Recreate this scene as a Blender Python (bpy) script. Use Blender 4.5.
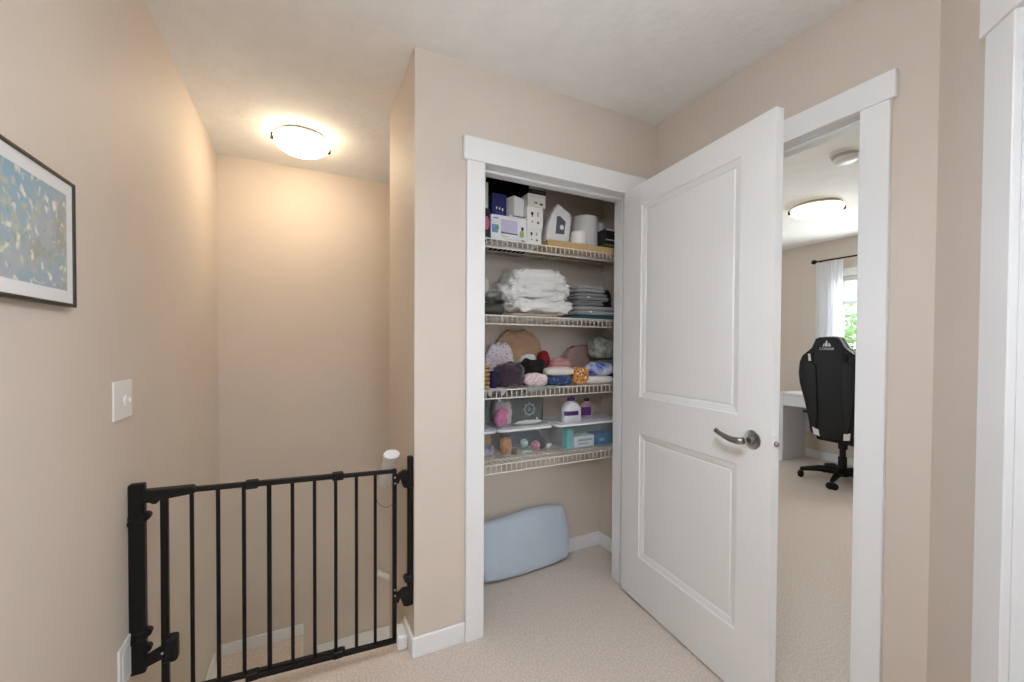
import bpy, bmesh, math, random
from mathutils import Vector, Matrix, noise
random.seed(7)
scene = bpy.context.scene
COL = scene.collection
for o in list(bpy.data.objects): bpy.data.objects.remove(o)

# ------------------------------------------------------------------ camera
F, CX, CY, H = 413.0116, 512.0, 352.176, 1.2605
def _rz(a): return Matrix.Rotation(a, 3, 'Z')
def _rx(a): return Matrix.Rotation(a, 3, 'X')
CM = _rz(-.459925) @ _rx(-.0158524) @ Matrix(((1,0,0),(0,0,1),(0,-1,0))) @ _rz(-.0051921)
cam = bpy.data.cameras.new('camera'); camo = bpy.data.objects.new('camera', cam); COL.objects.link(camo)
cam.sensor_width = 36; cam.lens = 36*F/1024; cam.shift_y = (CY-341)/1024; cam.clip_start = .02
mw = (CM @ Matrix(((1,0,0),(0,-1,0),(0,0,-1)))).to_4x4(); mw.translation = (0,0,H)
camo.matrix_world = mw; scene.camera = camo

# ------------------------------------------------------------------ world, light, exposure
LAMP_STAIR, FILL_LAMP_HALL, LAMP_OFFICE = 8.5, 14.0, .75
FILL_WINDOW_HALL, WINDOW_OFFICE, SKY = 2.5, 11.5, 1.0
world = bpy.data.worlds.new('sky'); scene.world = world; world.use_nodes = True
wn = world.node_tree.nodes; wn['Background'].inputs[0].default_value = (.80,.90,1,1); wn['Background'].inputs[1].default_value = SKY
def area(name, loc, rot, sx, sy, power, color):
    l = bpy.data.lights.new(name, 'AREA'); l.shape = 'RECTANGLE'; l.size = sx; l.size_y = sy; l.energy = power; l.color = color
    o = bpy.data.objects.new(name, l); COL.objects.link(o); o.location = loc; o.rotation_euler = rot; return o
area('added_hall_fill', (.09,-2.93,1.35), (math.pi/2,0,0), 1.0, 1.4, FILL_WINDOW_HALL, (.93,.97,1))  # added fill light behind the viewpoint, no such window known
area('daylight_office_window', (5.17,1.88,1.45), (0,math.pi/2,0), 1.0, 1.05, WINDOW_OFFICE, (.90,.96,1))
vs = scene.view_settings; vs.view_transform = 'Standard'; vs.look = 'None'; vs.gamma = 1; vs.use_curve_mapping = False
vs.exposure = 1.68

# ------------------------------------------------------------------ pixel helpers (image 1024 x 682)
def ray(px, py): return CM @ Vector(((px-CX)/F, (py-CY)/F, 1))
def at_y(px, py, Y): d = ray(px, py); return Vector((0,0,H)) + d*(Y/d.y)
def at_x(px, py, X): d = ray(px, py); return Vector((0,0,H)) + d*(X/d.x)
def at_z(px, py, Z): d = ray(px, py); return Vector((0,0,H)) + d*((Z-H)/d.z)

# ------------------------------------------------------------------ materials
def lin(c):
    c = [v/255 for v in c]
    return tuple(v/12.92 if v <= .04045 else ((v+.055)/1.055)**2.4 for v in c) + (1,)
MATS = {}
def mat(name, rgb, rough=.6, metal=0, var=0, vscale=30, bump=0, bscale=200, rgb2=None, sheen=0, bdist=.002, detail=3, stretch=None, spec=.5):
    if name in MATS: return MATS[name]
    m = bpy.data.materials.new(name); m.use_nodes = True; N = m.node_tree.nodes; L = m.node_tree.links
    b = N['Principled BSDF']; b.inputs['Roughness'].default_value = rough; b.inputs['Metallic'].default_value = metal
    b.inputs['Specular IOR Level'].default_value = spec
    if sheen: b.inputs['Sheen Weight'].default_value = sheen
    c = lin(rgb); b.inputs['Base Color'].default_value = c
    tc = N.new('ShaderNodeTexCoord'); co = tc.outputs['Object']
    if stretch:
        mp = N.new('ShaderNodeMapping'); mp.inputs['Scale'].default_value = stretch; L.new(co, mp.inputs[0]); co = mp.outputs[0]
    if var or rgb2:
        n = N.new('ShaderNodeTexNoise'); n.inputs['Scale'].default_value = vscale; n.inputs['Detail'].default_value = detail
        L.new(co, n.inputs['Vector'])
        r = N.new('ShaderNodeValToRGB'); r.color_ramp.elements[0].position = .35; r.color_ramp.elements[1].position = .65
        if rgb2: c1, c2 = c, lin(rgb2)
        else:
            c1 = tuple(v*(1-var) for v in c[:3])+(1,); c2 = tuple(min(1, v*(1+var)) for v in c[:3])+(1,)
        r.color_ramp.elements[0].color = c1; r.color_ramp.elements[1].color = c2
        L.new(n.outputs['Fac'], r.inputs[0]); L.new(r.outputs[0], b.inputs['Base Color'])
    if bump:
        n = N.new('ShaderNodeTexNoise'); n.inputs['Scale'].default_value = bscale; n.inputs['Detail'].default_value = 4
        L.new(co, n.inputs['Vector'])
        bp = N.new('ShaderNodeBump'); bp.inputs['Strength'].default_value = bump; bp.inputs['Distance'].default_value = bdist
        L.new(n.outputs['Fac'], bp.inputs['Height']); L.new(bp.outputs[0], b.inputs['Normal'])
    MATS[name] = m; return m
def spots(name, base, dots, scale=60, size=.3, rough=.9):
    """fabric printed with small blotches in the given colours"""
    if name in MATS: return MATS[name]
    m = mat(name, base, rough, bump=.3, bscale=300); N = m.node_tree.nodes; L = m.node_tree.links; b = N['Principled BSDF']
    tc = N.new('ShaderNodeTexCoord'); prev = None; col = lin(base)
    for i, d in enumerate(dots):
        mp = N.new('ShaderNodeMapping'); mp.inputs['Location'].default_value = (i*.37, i*.71, i*.13); L.new(tc.outputs['Object'], mp.inputs[0])
        v = N.new('ShaderNodeTexVoronoi'); v.inputs['Scale'].default_value = scale*(1+.25*i); L.new(mp.outputs[0], v.inputs['Vector'])
        lt = N.new('ShaderNodeMath'); lt.operation = 'LESS_THAN'; lt.inputs[1].default_value = size; L.new(v.outputs['Distance'], lt.inputs[0])
        mx = N.new('ShaderNodeMixRGB'); L.new(lt.outputs[0], mx.inputs[0])
        if prev: L.new(prev, mx.inputs[1])
        else: mx.inputs[1].default_value = col
        mx.inputs[2].default_value = lin(d); prev = mx.outputs[0]
    L.new(prev, b.inputs['Base Color']); return m
def emit(name, rgb, strength, base=(250,245,235)):
    m = mat(name, base, .3); b = m.node_tree.nodes['Principled BSDF']
    b.inputs['Emission Color'].default_value = lin(rgb); b.inputs['Emission Strength'].default_value = strength; return m
def clear(name, rgb, alpha, rough=.15):
    m = mat(name, rgb, rough); m.node_tree.nodes['Principled BSDF'].inputs['Alpha'].default_value = alpha; return m

WALL = mat('wall_paint', (217,204,190), .62, var=.015, vscale=2.5, bump=.25, bscale=260, bdist=.0012)
CEIL = mat('ceiling_knockdown', (240,238,233), .9, var=.02, vscale=9, bump=.5, bscale=38, bdist=.004)
TRIM = mat('trim_white', (240,240,239), .38, var=.01, vscale=3)
DOORW = mat('door_white', (240,240,238), .36, var=.01, vscale=3)
CARPET = mat('carpet', (212,195,180), .97, bump=.8, bscale=420, bdist=.003, rgb2=(236,221,207), vscale=120, sheen=.3, detail=6)
BLACK = mat('gate_black', (9,8,9), .45, bump=.1, bscale=500, spec=.3)
BLACKP = mat('gate_plastic', (11,11,11), .5, spec=.3)
WIRE = mat('wire_white', (236,230,218), .4)
PLATE = mat('plate_white', (238,237,234), .35)
CHROME = mat('satin_nickel', (150,146,140), .28, metal=1, var=.03, vscale=20)
RUBBER = mat('dark_metal', (40,36,32), .4, metal=.6)
GLASSW = clear('window_glass', (255,255,255), .06, .02)

# ------------------------------------------------------------------ mesh helpers
def bx(bm, x0,x1,y0,y1,z0,z1, bev=0, seg=1, M=None):
    r = bmesh.ops.create_cube(bm, size=1)
    vs_ = r['verts']; c = Vector(((x0+x1)/2,(y0+y1)/2,(z0+z1)/2)); s = (abs(x1-x0),abs(y1-y0),abs(z1-z0))
    for v in vs_: v.co = Vector((v.co.x*s[0],v.co.y*s[1],v.co.z*s[2])) + c
    if bev:
        es = list({e for v in vs_ for e in v.link_edges})
        g = bmesh.ops.bevel(bm, geom=es, offset=bev, segments=seg, affect='EDGES', profile=.5)
        vs_ = list({v for f in g['faces'] for v in f.verts} | {v for v in vs_ if v.is_valid})
    if M:
        for v in vs_: v.co = M @ v.co
    return bm
def box(*a, **k): return bx(bmesh.new(), *a, **k)
def tube(bm, pts, r, n=8, closed=False, cap=True):
    """swept tube, r a number or a list of radii"""
    pts = [Vector(p) for p in pts]; k = len(pts); rs = r if isinstance(r, (list,tuple)) else [r]*k
    rings = []; up = None
    for i, p in enumerate(pts):
        a = pts[(i-1) % k] if (i > 0 or closed) else p; b = pts[(i+1) % k] if (i < k-1 or closed) else p
        d = (b-a).normalized()
        if up is None: up = d.orthogonal().normalized()
        up = (up - d*up.dot(d)).normalized(); s = d.cross(up)
        rings.append([bm.verts.new(p + (up*math.cos(t)+s*math.sin(t))*rs[i]) for t in [2*math.pi*j/n for j in range(n)]])
    for i in range(k if closed else k-1):
        A, B = rings[i], rings[(i+1) % k]
        for j in range(n): bm.faces.new((A[j],A[(j+1)%n],B[(j+1)%n],B[j]))
    if cap and not closed: bm.faces.new(rings[0][::-1]); bm.faces.new(rings[-1])
    return bm
def lathe(bm, prof, c=(0,0,0), n=24, axis='Z', M=None):
    """prof: (radius, height) list"""
    rings = []
    for r, h in prof:
        ring = []
        for j in range(n):
            t = 2*math.pi*j/n; p = Vector((r*math.cos(t), r*math.sin(t), h))
            if axis == 'X': p = Vector((p.z, p.x, p.y))
            if axis == 'Y': p = Vector((p.x, p.z, -p.y))
            p = p + Vector(c)
            ring.append(bm.verts.new(M @ p if M else p))
        rings.append(ring)
    for A, B in zip(rings, rings[1:]):
        for j in range(n): bm.faces.new((A[j],A[(j+1)%n],B[(j+1)%n],B[j]))
    bm.faces.new(rings[0][::-1]); bm.faces.new(rings[-1]); return bm
def prism(bm, poly, h0, h1, plane='XY', bev=0):
    """extrude a polygon; plane XY -> along z, XZ -> along y, YZ -> along x"""
    def P(a, b, h): return {'XY':(a,b,h),'XZ':(a,h,b),'YZ':(h,a,b)}[plane]
    A = [bm.verts.new(P(a,b,h0)) for a,b in poly]; B = [bm.verts.new(P(a,b,h1)) for a,b in poly]; n = len(poly)
    fs = [bm.faces.new(A), bm.faces.new(B[::-1])]
    for i in range(n): fs.append(bm.faces.new((A[i],B[i],B[(i+1)%n],A[(i+1)%n])))
    bmesh.ops.recalc_face_normals(bm, faces=fs)
    if bev:
        es = [e for f in fs[:2] for e in f.edges]
        bmesh.ops.bevel(bm, geom=es, offset=bev, segments=2, affect='EDGES', profile=.5)
    return bm
def soft(bm, c, w, d, h, e1=.55, e2=.4, amp=.006, fr=14, seed=0, nu=28, nv=12, sag=0, rot=0, ridge=.8):
    """soft folded lump: superellipsoid with creases; c = centre of its base"""
    sp = lambda v, e: math.copysign(abs(v)**e, v); rows = []; off = Vector((seed*3.7, seed*1.3, seed*.9)); R = Matrix.Rotation(rot, 3, 'Z')
    def pt(u, v):
        cv, sv = sp(math.cos(v), e1), sp(math.sin(v), e1)
        p = Vector((w/2*cv*sp(math.cos(u), e2), d/2*cv*sp(math.sin(u), e2), h/2*sv + h/2))
        if sag: p.z -= sag*((p.x/(w/2))**2)*(p.z/h)
        n = noise.noise(p*fr + off)*amp + noise.noise(p*fr*2.3 + off)*amp*.6 + (abs(noise.noise(Vector((p.x*fr*.6,p.y*fr*.6,p.z*fr*2.5))+off))-.2)*amp*.8
        q = Vector((p.x*fr*.5+p.z*fr*.9, p.y*fr*.4, p.z*fr*1.6-p.x*fr*.4))+off*1.7; n += ridge*amp*((1-min(1,abs(noise.noise(q))*3.2))**2-.25) + ridge*.6*amp*((1-min(1,abs(noise.noise(q*2.1))*3.2))**2-.25)
        dr = Vector((p.x/w, p.y/d, (p.z-h/2)/h)); dr.normalize()
        p = p + dr*n; p.z = max(p.z, 0)
        return R @ p + Vector(c)
    for i in range(1, nv):
        v = -math.pi/2 + math.pi*i/nv
        rows.append([bm.verts.new(pt(2*math.pi*j/nu, v)) for j in range(nu)])
    b, t = bm.verts.new(pt(0, -math.pi/2+1e-3)), bm.verts.new(pt(0, math.pi/2-1e-3))
    for A, B in zip(rows, rows[1:]):
        for j in range(nu): bm.faces.new((A[j],A[(j+1)%nu],B[(j+1)%nu],B[j]))
    for j in range(nu):
        bm.faces.new((b, rows[0][(j+1)%nu], rows[0][j])); bm.faces.new((t, rows[-1][j], rows[-1][(j+1)%nu]))
    return bm
def link(name, bm, m, parent=None, loc=None, smooth=None):
    """bm in the space of `loc`; becomes ONE mesh object"""
    if loc is not None:
        for v in bm.verts: v.co -= Vector(loc)
    bmesh.ops.recalc_face_normals(bm, faces=bm.faces[:])
    me = bpy.data.meshes.new(name); bm.to_mesh(me); bm.free()
    if m: me.materials.append(m)
    o = bpy.data.objects.new(name, me); COL.objects.link(o)
    if parent: o.parent = parent
    elif loc is not None: o.location = loc
    if smooth: 
        me.polygons.foreach_set('use_smooth', [True]*len(me.polygons))
        if smooth is not True and hasattr(me, 'set_sharp_from_angle'): me.set_sharp_from_angle(angle=math.radians(smooth))
    return o
def tag(o, label, cat=None, group=None, kind=None):
    o['label'] = label
    if cat: o['category'] = cat
    if group: o['group'] = group
    if kind: o['kind'] = kind
    return o
def root(name, loc, label, cat=None, group=None, kind=None, rz=0):
    o = bpy.data.objects.new(name, None); COL.objects.link(o); o.location = loc; o.rotation_euler = (0,0,rz); o.empty_display_size = .05
    return tag(o, label, cat, group, kind)
class Thing:
    """parts are given in world coordinates and stored relative to the root"""
    def __init__(s, name, loc, label, cat=None, group=None, kind=None, local=False, rz=0):
        s.loc = Vector(loc); s.local = local; s.root = root(name, loc, label, cat, group, kind, rz)
    def part(s, name, bm, m, smooth=None, parent=None, label=None, kind=None):
        o = link(name, bm, m, parent or s.root, None if s.local else s.loc, smooth)
        if label: o['label'] = label
        if kind: o['kind'] = kind
        return o
def struct(name, bm, m, label, cat, smooth=None): return tag(link(name, bm, m, None, None, smooth), label, cat, kind='structure')

# ================================================================== STRUCTURE
XL, YC, XC, XR, YB, YK = -.5, 1.651, .383, 1.667, 2.207, 3.125     # left wall, closet front, stub face, right wall, closet rear, stair back wall
CE = 2.44; TH = .115; YI = YB-TH                                   # ceiling, wall thickness, closet inner back
OPL, OPR, OPT = .679, 1.49, 2.035                                  # closet opening
NOSE = 1.80; LAND = -.712
b = bmesh.new(); prism(b, [(-.62,-3.12),(XR+TH,-3.12),(XR+TH,YB),(XC,YB),(XC,NOSE),(-.62,NOSE)], -.26, 0)
struct('floor', b, CARPET, 'beige carpeted hall and closet floor', 'floor')
struct('floor_office', box(XR+TH,5.4,-1.2,4.2,-.2,0), CARPET, 'beige carpeted floor of the office room', 'floor')
struct('ceiling', box(-.62,XR+TH,-3.12,3.3,CE,CE+.1), CEIL, 'textured off-white ceiling over hall and stairs', 'ceiling')
struct('ceiling_office', box(XR+TH,5.4,-1.2,4.2,CE,CE+.1), CEIL, 'textured white ceiling of the office room', 'ceiling')
struct('wall_left', box(XL-.12,XL,-3.12,3.3,-2.8,CE), WALL, 'long beige wall with framed picture beside the stairs', 'wall')
struct('wall_stairwell', box(XL,XR+TH,YK,3.3,-2.8,CE), WALL, 'beige rear wall of the stairwell', 'wall')
# closet shell
b = bmesh.new(); bx(b, XC,OPL-.016,YC,YC+TH,0,CE); bx(b, OPR+.016,XR,YC,YC+TH,0,CE); bx(b, OPL-.016,OPR+.016,YC,YC+TH,OPT+.016,CE)
struct('wall_closet', b, WALL, 'beige wall around the closet opening', 'wall')
struct('wall_closet_side', box(XC,XC+TH,YC+TH,YB,0,CE), WALL, 'narrow beige wall end beside the stair gate', 'wall')
struct('wall_closet_back', box(XC+TH,XR,YI,YB,0,CE), WALL, 'beige back wall inside the closet', 'wall')
b = bmesh.new(); bx(b, XC,XR,NOSE,YB,-2.8,-.26)
struct('wall_stair_lower', b, WALL, 'beige wall below the closet beside the lower stairs', 'wall')
# right wall with office doorway
OY0, OY1 = .731, 1.495
b = bmesh.new(); bx(b, XR,XR+TH,.42,OY0-.016,0,CE); bx(b, XR,XR+TH,OY1+.016,3.3,0,CE); bx(b, XR,XR+TH,OY0-.016,OY1+.016,OPT+.025,CE)
struct('wall_right', b, WALL, 'beige wall around the office doorway', 'wall')
# diagonal wall
A0 = Vector((XR,.5436,0))
MD = Matrix.Translation(A0) @ Matrix(((-.70711,.70711,0,0),(-.70711,-.70711,0,0),(0,0,1,0),(0,0,0,1)))
D0, D1 = .296, 1.06
b = bmesh.new(); bx(b, -.08,D0-.016,0,TH,0,CE,M=MD); bx(b, D1+.016,1.42,0,TH,0,CE,M=MD); bx(b, D0-.016,D1+.016,0,TH,OPT+.016,CE,M=MD)
struct('wall_diagonal', b, WALL, 'angled beige wall around the white cased doorway', 'wall')
EX, EY = A0.x-.70711*1.4, A0.y-.70711*1.4
struct('wall_hall', box(EX+.03,EX+.03+TH,-3.12,EY-.03,0,CE), WALL, 'beige hall wall behind the viewpoint', 'wall')
HW = (-.42,.60,.65,2.05)
b = bmesh.new(); bx(b, XL,HW[0],-3.12,-3,0,CE); bx(b, HW[1],EX+.03,-3.12,-3,0,CE); bx(b, HW[0],HW[1],-3.12,-3,0,HW[2]); bx(b, HW[0],HW[1],-3.12,-3,HW[3],CE)
struct('wall_hall_end', b, WALL, 'beige end wall of the hall with an added window opening', 'wall')  # window opening added for the rear fill light
# office walls
WY0, WY1, WZ0, WZ1, XW = 1.24, 2.50, .92, 2.03, 5.2
b = bmesh.new(); bx(b, XW,XW+.14,-1.2,WY0,0,CE); bx(b, XW,XW+.14,WY1,4.2,0,CE); bx(b, XW,XW+.14,WY0,WY1,0,WZ0); bx(b, XW,XW+.14,WY0,WY1,WZ1,CE)
struct('wall_office_window', b, WALL, 'beige office wall with the curtained window', 'wall')
struct('wall_office_left', box(XR+TH,XW,4.08,4.2,0,CE), WALL, 'beige office side wall behind the desk', 'wall')
struct('wall_office_right', box(XR+TH,XW,-1.2,-1.08,0,CE), WALL, 'beige office side wall out past the doorway', 'wall')

# stairs
st = Thing('stairs', (0,NOSE,0), 'carpeted stairs dropping to a landing behind the gate', 'stairs', kind='structure')
rise = -LAND/4; run = .23
def step(x0,x1,y0,y1,z):
    bm = bmesh.new(); bx(bm, x0,x1,y0,y1,z-.6,z-.02); bx(bm, x0,x1,y0-.02,y1,z-.035,z,bev=.014,seg=3); return bm
st.part('nosing', tube(bmesh.new(), [(XL,NOSE,-.016),(XC,NOSE,-.016)], .016, 12), CARPET, True)
for i in range(1,4): st.part('step', step(XL,XC,NOSE+run*(i-1),NOSE+run*i,-rise*i), CARPET)
st.part('landing', step(XL,-.03,NOSE+run*3,YK,LAND), CARPET)
for i in range(1,6): st.part('step', step(-.03+.26*(i-1),-.03+.26*i,NOSE+run*3 if i<2 else YB,YK,LAND-rise*i), CARPET)

# baseboards
def bbox(*a): return box(*a, bev=.004)
BBH = .085
b = bmesh.new(); bx(b, XC-.012,OPL-.082,YC-.012,YC,0,BBH,bev=.004); 
struct('baseboard_closet', b, TRIM, 'white baseboard between wall corner and closet casing', 'baseboard')
struct('baseboard_stub', bbox(XC-.012,XC,YC+.004,NOSE,-.01,BBH), TRIM, 'short white baseboard on wall end beside stair gate', 'baseboard')
b = bmesh.new(); prism(b, [(YB,-.30),(YB,-.38),(NOSE-.005,-.10),(NOSE-.005,BBH-.01),(NOSE+.05,BBH-.06)], XC-.012, XC, 'YZ')
struct('trim_plinth', box(XC-.056,XC-.012,1.705,NOSE-.004,0,.062,bev=.010,seg=3), TRIM, 'small white plinth block at the wall end by the gate', 'trim')
struct('trim_stair_skirt', b, TRIM, 'white sloping skirt board below the handrail', 'trim')
struct('baseboard_closet_back', bbox(XC+TH,XR,YI-.012,YI,0,BBH), TRIM, 'white baseboard along the closet back wall', 'baseboard')
struct('baseboard_closet_right', bbox(XR-.012,XR,YC+TH,YI-.012,0,BBH), TRIM, 'white baseboard on the closet right side', 'baseboard')
struct('baseboard_landing', bbox(XL,-.03,YK-.012,YK,LAND-.002,LAND+.075), TRIM, 'white baseboard behind the stair landing', 'baseboard')
struct('baseboard_step', bbox(.055,1.0,YK-.012,YK,LAND-.30,LAND-.105), TRIM, 'white baseboard one step below the landing', 'baseboard')
struct('baseboard_stair_left', bbox(XL,XL+.012,2.49,2.92,LAND-.01,LAND+.165), TRIM, 'white skirt board on left wall above the landing', 'baseboard')
struct('baseboard_landing_left', bbox(XL,XL+.012,2.92,YK-.012,LAND-.002,LAND+.05), TRIM, 'short white baseboard in the landing corner', 'baseboard')
struct('baseboard_left', bbox(XL,XL+.012,-3,NOSE-.02,0,BBH), TRIM, 'white baseboard along the long left wall', 'baseboard')
b = bmesh.new(); bx(b, XW-.012,XW,-1.08,4.08,0,BBH,bev=.004)
struct('baseboard_office', b, TRIM, 'white baseboard under the office window', 'baseboard')

# casings: flat craftsman legs and a taller overhanging header
def casing(name, label, M, w, h, over=.014, leg=.082, head=.098, depth=TH):
    """local x along the wall (0..w opening), y into the wall, z up"""
    t = Thing(name, M.translation, label, 'door frame', kind='structure')
    for x0, x1 in ((-leg,0),(w,w+leg)): t.part('casing_leg', box(x0,x1,-.018,0,0,h,bev=.002,M=M), TRIM)
    t.part('casing_header', box(-leg-over,w+leg+over,-.022,0,h,h+head,bev=.002,M=M), TRIM)
    for x0, x1 in ((-.015,0),(w,w+.015)): t.part('jamb', box(x0,x1,0,depth,0,h+.015,M=M), TRIM)
    t.part('jamb', box(0,w,0,depth,h,h+.015,M=M), TRIM)
    sb = bmesh.new(); bx(sb, 0,.011,.042,.078,0,h,bev=.003,M=M); bx(sb, w-.011,w,.042,.078,0,h,bev=.003,M=M); bx(sb, .011,w-.011,.042,.078,h-.011,h,bev=.003,M=M)
    t.part('door_stop', sb, TRIM)
    return t
MC = Matrix.Translation((OPL,YC,0))
casing('trim_1', 'white casing around the closet opening', MC, OPR-OPL, OPT)
MO = Matrix.Translation((XR,OY1,0)) @ Matrix.Rotation(-math.pi/2, 4, 'Z')
casing('trim_2', 'white casing around the office doorway', MO, OY1-OY0, OPT+.012, leg=.080, head=.087)
casing('trim_3', 'white casing on the angled wall beside the corner', MD @ Matrix.Translation((D0,0,0)), D1-D0, OPT, leg=.089)

# ------------------------------------------------------------------ doors
def rect_loop(bm, x0,x1,z0,z1,y): return [bm.verts.new((x,y,z)) for x,z in ((x0,z0),(x1,z0),(x1,z1),(x0,z1))]
def make_door(name, label, M, W, T, HT, panels, lever=True):
    """slab x 0..W from the hinge edge, y 0..T (y=0 the face seen), two moulded panels on both faces"""
    r = root(name, M.translation, label, 'door', kind='structure'); r.rotation_euler = M.to_euler()
    bm = bmesh.new(); fields = []
    for yf, s in ((0,1),(T,-1)):
        xs = [0, panels[0][0], panels[0][1], W]
        zc = [0]; 
        for p in panels: zc += [p[2], p[3]]
        zc.append(HT)
        for i in range(3):
            for k in range(len(zc)-1):
                if i == 1 and k % 2 == 1: continue
                bm.faces.new(rect_loop(bm, xs[i],xs[i+1],zc[k],zc[k+1],yf))
        for p in panels:
            prof = [(0,0),(.004,.0045),(.010,.0055),(.024,.0085),(.029,.0125),(.033,.0125),(.036,.009)]
            loops = [rect_loop(bm, p[0]+a,p[1]-a,p[2]+a,p[3]-a,yf+s*d) for a,d in prof]
            for A, B in zip(loops, loops[1:]):
                for j in range(4): bm.faces.new((A[j],A[(j+1)%4],B[(j+1)%4],B[j]))
            fields.append((p[0]+.036,p[1]-.036,p[2]+.036,p[3]-.036,yf+s*.009,yf+s*.0165))
    for x in (0,W): bm.faces.new([bm.verts.new(q) for q in ((x,0,0),(x,T,0),(x,T,HT),(x,0,HT))])
    for z in (0,HT): bm.faces.new([bm.verts.new(q) for q in ((0,0,z),(W,0,z),(W,T,z),(0,T,z))])
    bmesh.ops.remove_doubles(bm, verts=bm.verts[:], dist=1e-5)
    link('slab', bm, DOORW, r)
    for f in fields: link('panel', box(f[0],f[1],min(f[4:]),max(f[4:]),f[2],f[3]), DOORW, r)
    if lever:
        lx, lz = W-.072, .925
        for s, y in ((-1,0),(1,T)):
            hd = link('handle', lathe(bmesh.new(), [(.0335,0),(.0335,.004),(.030,.009),(.018,.012),(.013,.016),(.013,.046),(.010,.050)], n=28, M=Matrix.Translation((lx,y,lz)) @ Matrix.Rotation(-s*math.pi/2, 4, 'X') @ (Matrix.Rotation(math.pi,4,'X') if True else Matrix())), CHROME, r, smooth=40)
            pts = [(lx+.002,y+s*.044,lz),(lx-.020,y+s*.047,lz-.004),(lx-.045,y+s*.049,lz-.003),(lx-.070,y+s*.050,lz+.003),(lx-.092,y+s*.051,lz+.010),(lx-.108,y+s*.050,lz+.017)]
            link('lever', tube(bmesh.new(), pts, [.0125,.012,.0105,.009,.008,.009], 12), CHROME, hd, smooth=True)
        lt = link('latch', box(W-.0005,W+.0015,T/2-.0125,T/2+.0125,lz-.028,lz+.028,bev=.0006), DOORW, r)
        link('latch_bolt', lathe(bmesh.new(), [(.009,0),(.009,.007),(.007,.010)], n=16, axis='X', c=(W+.001,T/2,lz)), CHROME, lt, smooth=30)
    for z in (.22,1.02,1.82):
        link('hinge', tube(bmesh.new(), [(-.004,T+.004,z-.045),(-.004,T+.004,z+.045)], .006, 10), CHROME, r, smooth=40)
    return r
PAN = [(.135,.685,.222,.825),(.135,.685,1.002,1.925)]
d0 = Vector((1.451,1.646,.014)); du = Vector((-.0998,-.995,0)).normalized()
# local x = du, local y = away from the viewer (towards +x), z up
dv = Vector((0,0,1)).cross(du)
MDoor = Matrix(((du.x,dv.x,0,d0.x),(du.y,dv.y,0,d0.y),(0,0,1,d0.z),(0,0,0,1)))
make_door('door_1', 'white two-panel closet door standing open with a lever handle', MDoor, .815, .035, 2.03, PAN)
make_door('door_2', 'closed white two-panel door in the angled wall', MD @ Matrix.Translation((D0+.003,.079,.012)), D1-D0-.006, .035, 2.015, [(.12,D1-D0-.13,.222,.825),(.12,D1-D0-.13,1.002,1.90)], lever=True)

# ------------------------------------------------------------------ windows
def window(name, label, M, w, h, depth=.14, muntin=None):
    """local x across, y into the wall, z up; origin at lower corner on room face"""
    t = Thing(name, M.translation, label, 'window', kind='structure')
    c = .07
    for a in ((-c,0,0,h),(w,w+c,0,h),(-c-.012,w+c+.012,h,h+c+.01)): t.part('casing', box(a[0],a[1],-.016,0,a[2],a[3],bev=.002,M=M), TRIM)
    t.part('sill', box(-c-.02,w+c+.02,-.03,.05,-.03,0,bev=.004,M=M), TRIM)
    f = .045
    fr = bmesh.new()
    for a in ((0,f,0,h),(w-f,w,0,h),(f,w-f,0,f),(f,w-f,h-f,h)): bx(fr, a[0],a[1],.06,.11,a[2],a[3],bev=.004,M=M)
    t.part('window_frame', fr, TRIM)
    if muntin: t.part('muntin', box(f,w-f,.07,.10,muntin-.018,muntin+.018,bev=.003,M=M), TRIM)
    t.part('mullion', box(w/2-.02,w/2+.02,.068,.102,f,h-f,bev=.003,M=M), TRIM)
    for x0, x1 in ((f,w/2-.02),(w/2+.02,w-f)):
        for z0, z1 in (((f,h-f),) if not muntin else ((f,muntin-.018),(muntin+.018,h-f))):
            t.part('pane', box(x0,x1,.083,.087,z0,z1,M=M), GLASSW)
    return t
MW = Matrix.Translation((XW,WY1,WZ0)) @ Matrix.Rotation(-math.pi/2, 4, 'Z')
window('window_1', 'white framed office window looking on green trees', MW, WY1-WY0, WZ1-WZ0, muntin=.83)
MH = Matrix.Translation((HW[1],-3,HW[2])) @ Matrix.Rotation(math.pi, 4, 'Z')
window('added_window', 'added unseen window at the hall end for fill daylight', MH, HW[1]-HW[0], HW[3]-HW[2], depth=.12)  # invented window, made to carry the fill light behind the viewpoint

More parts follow.
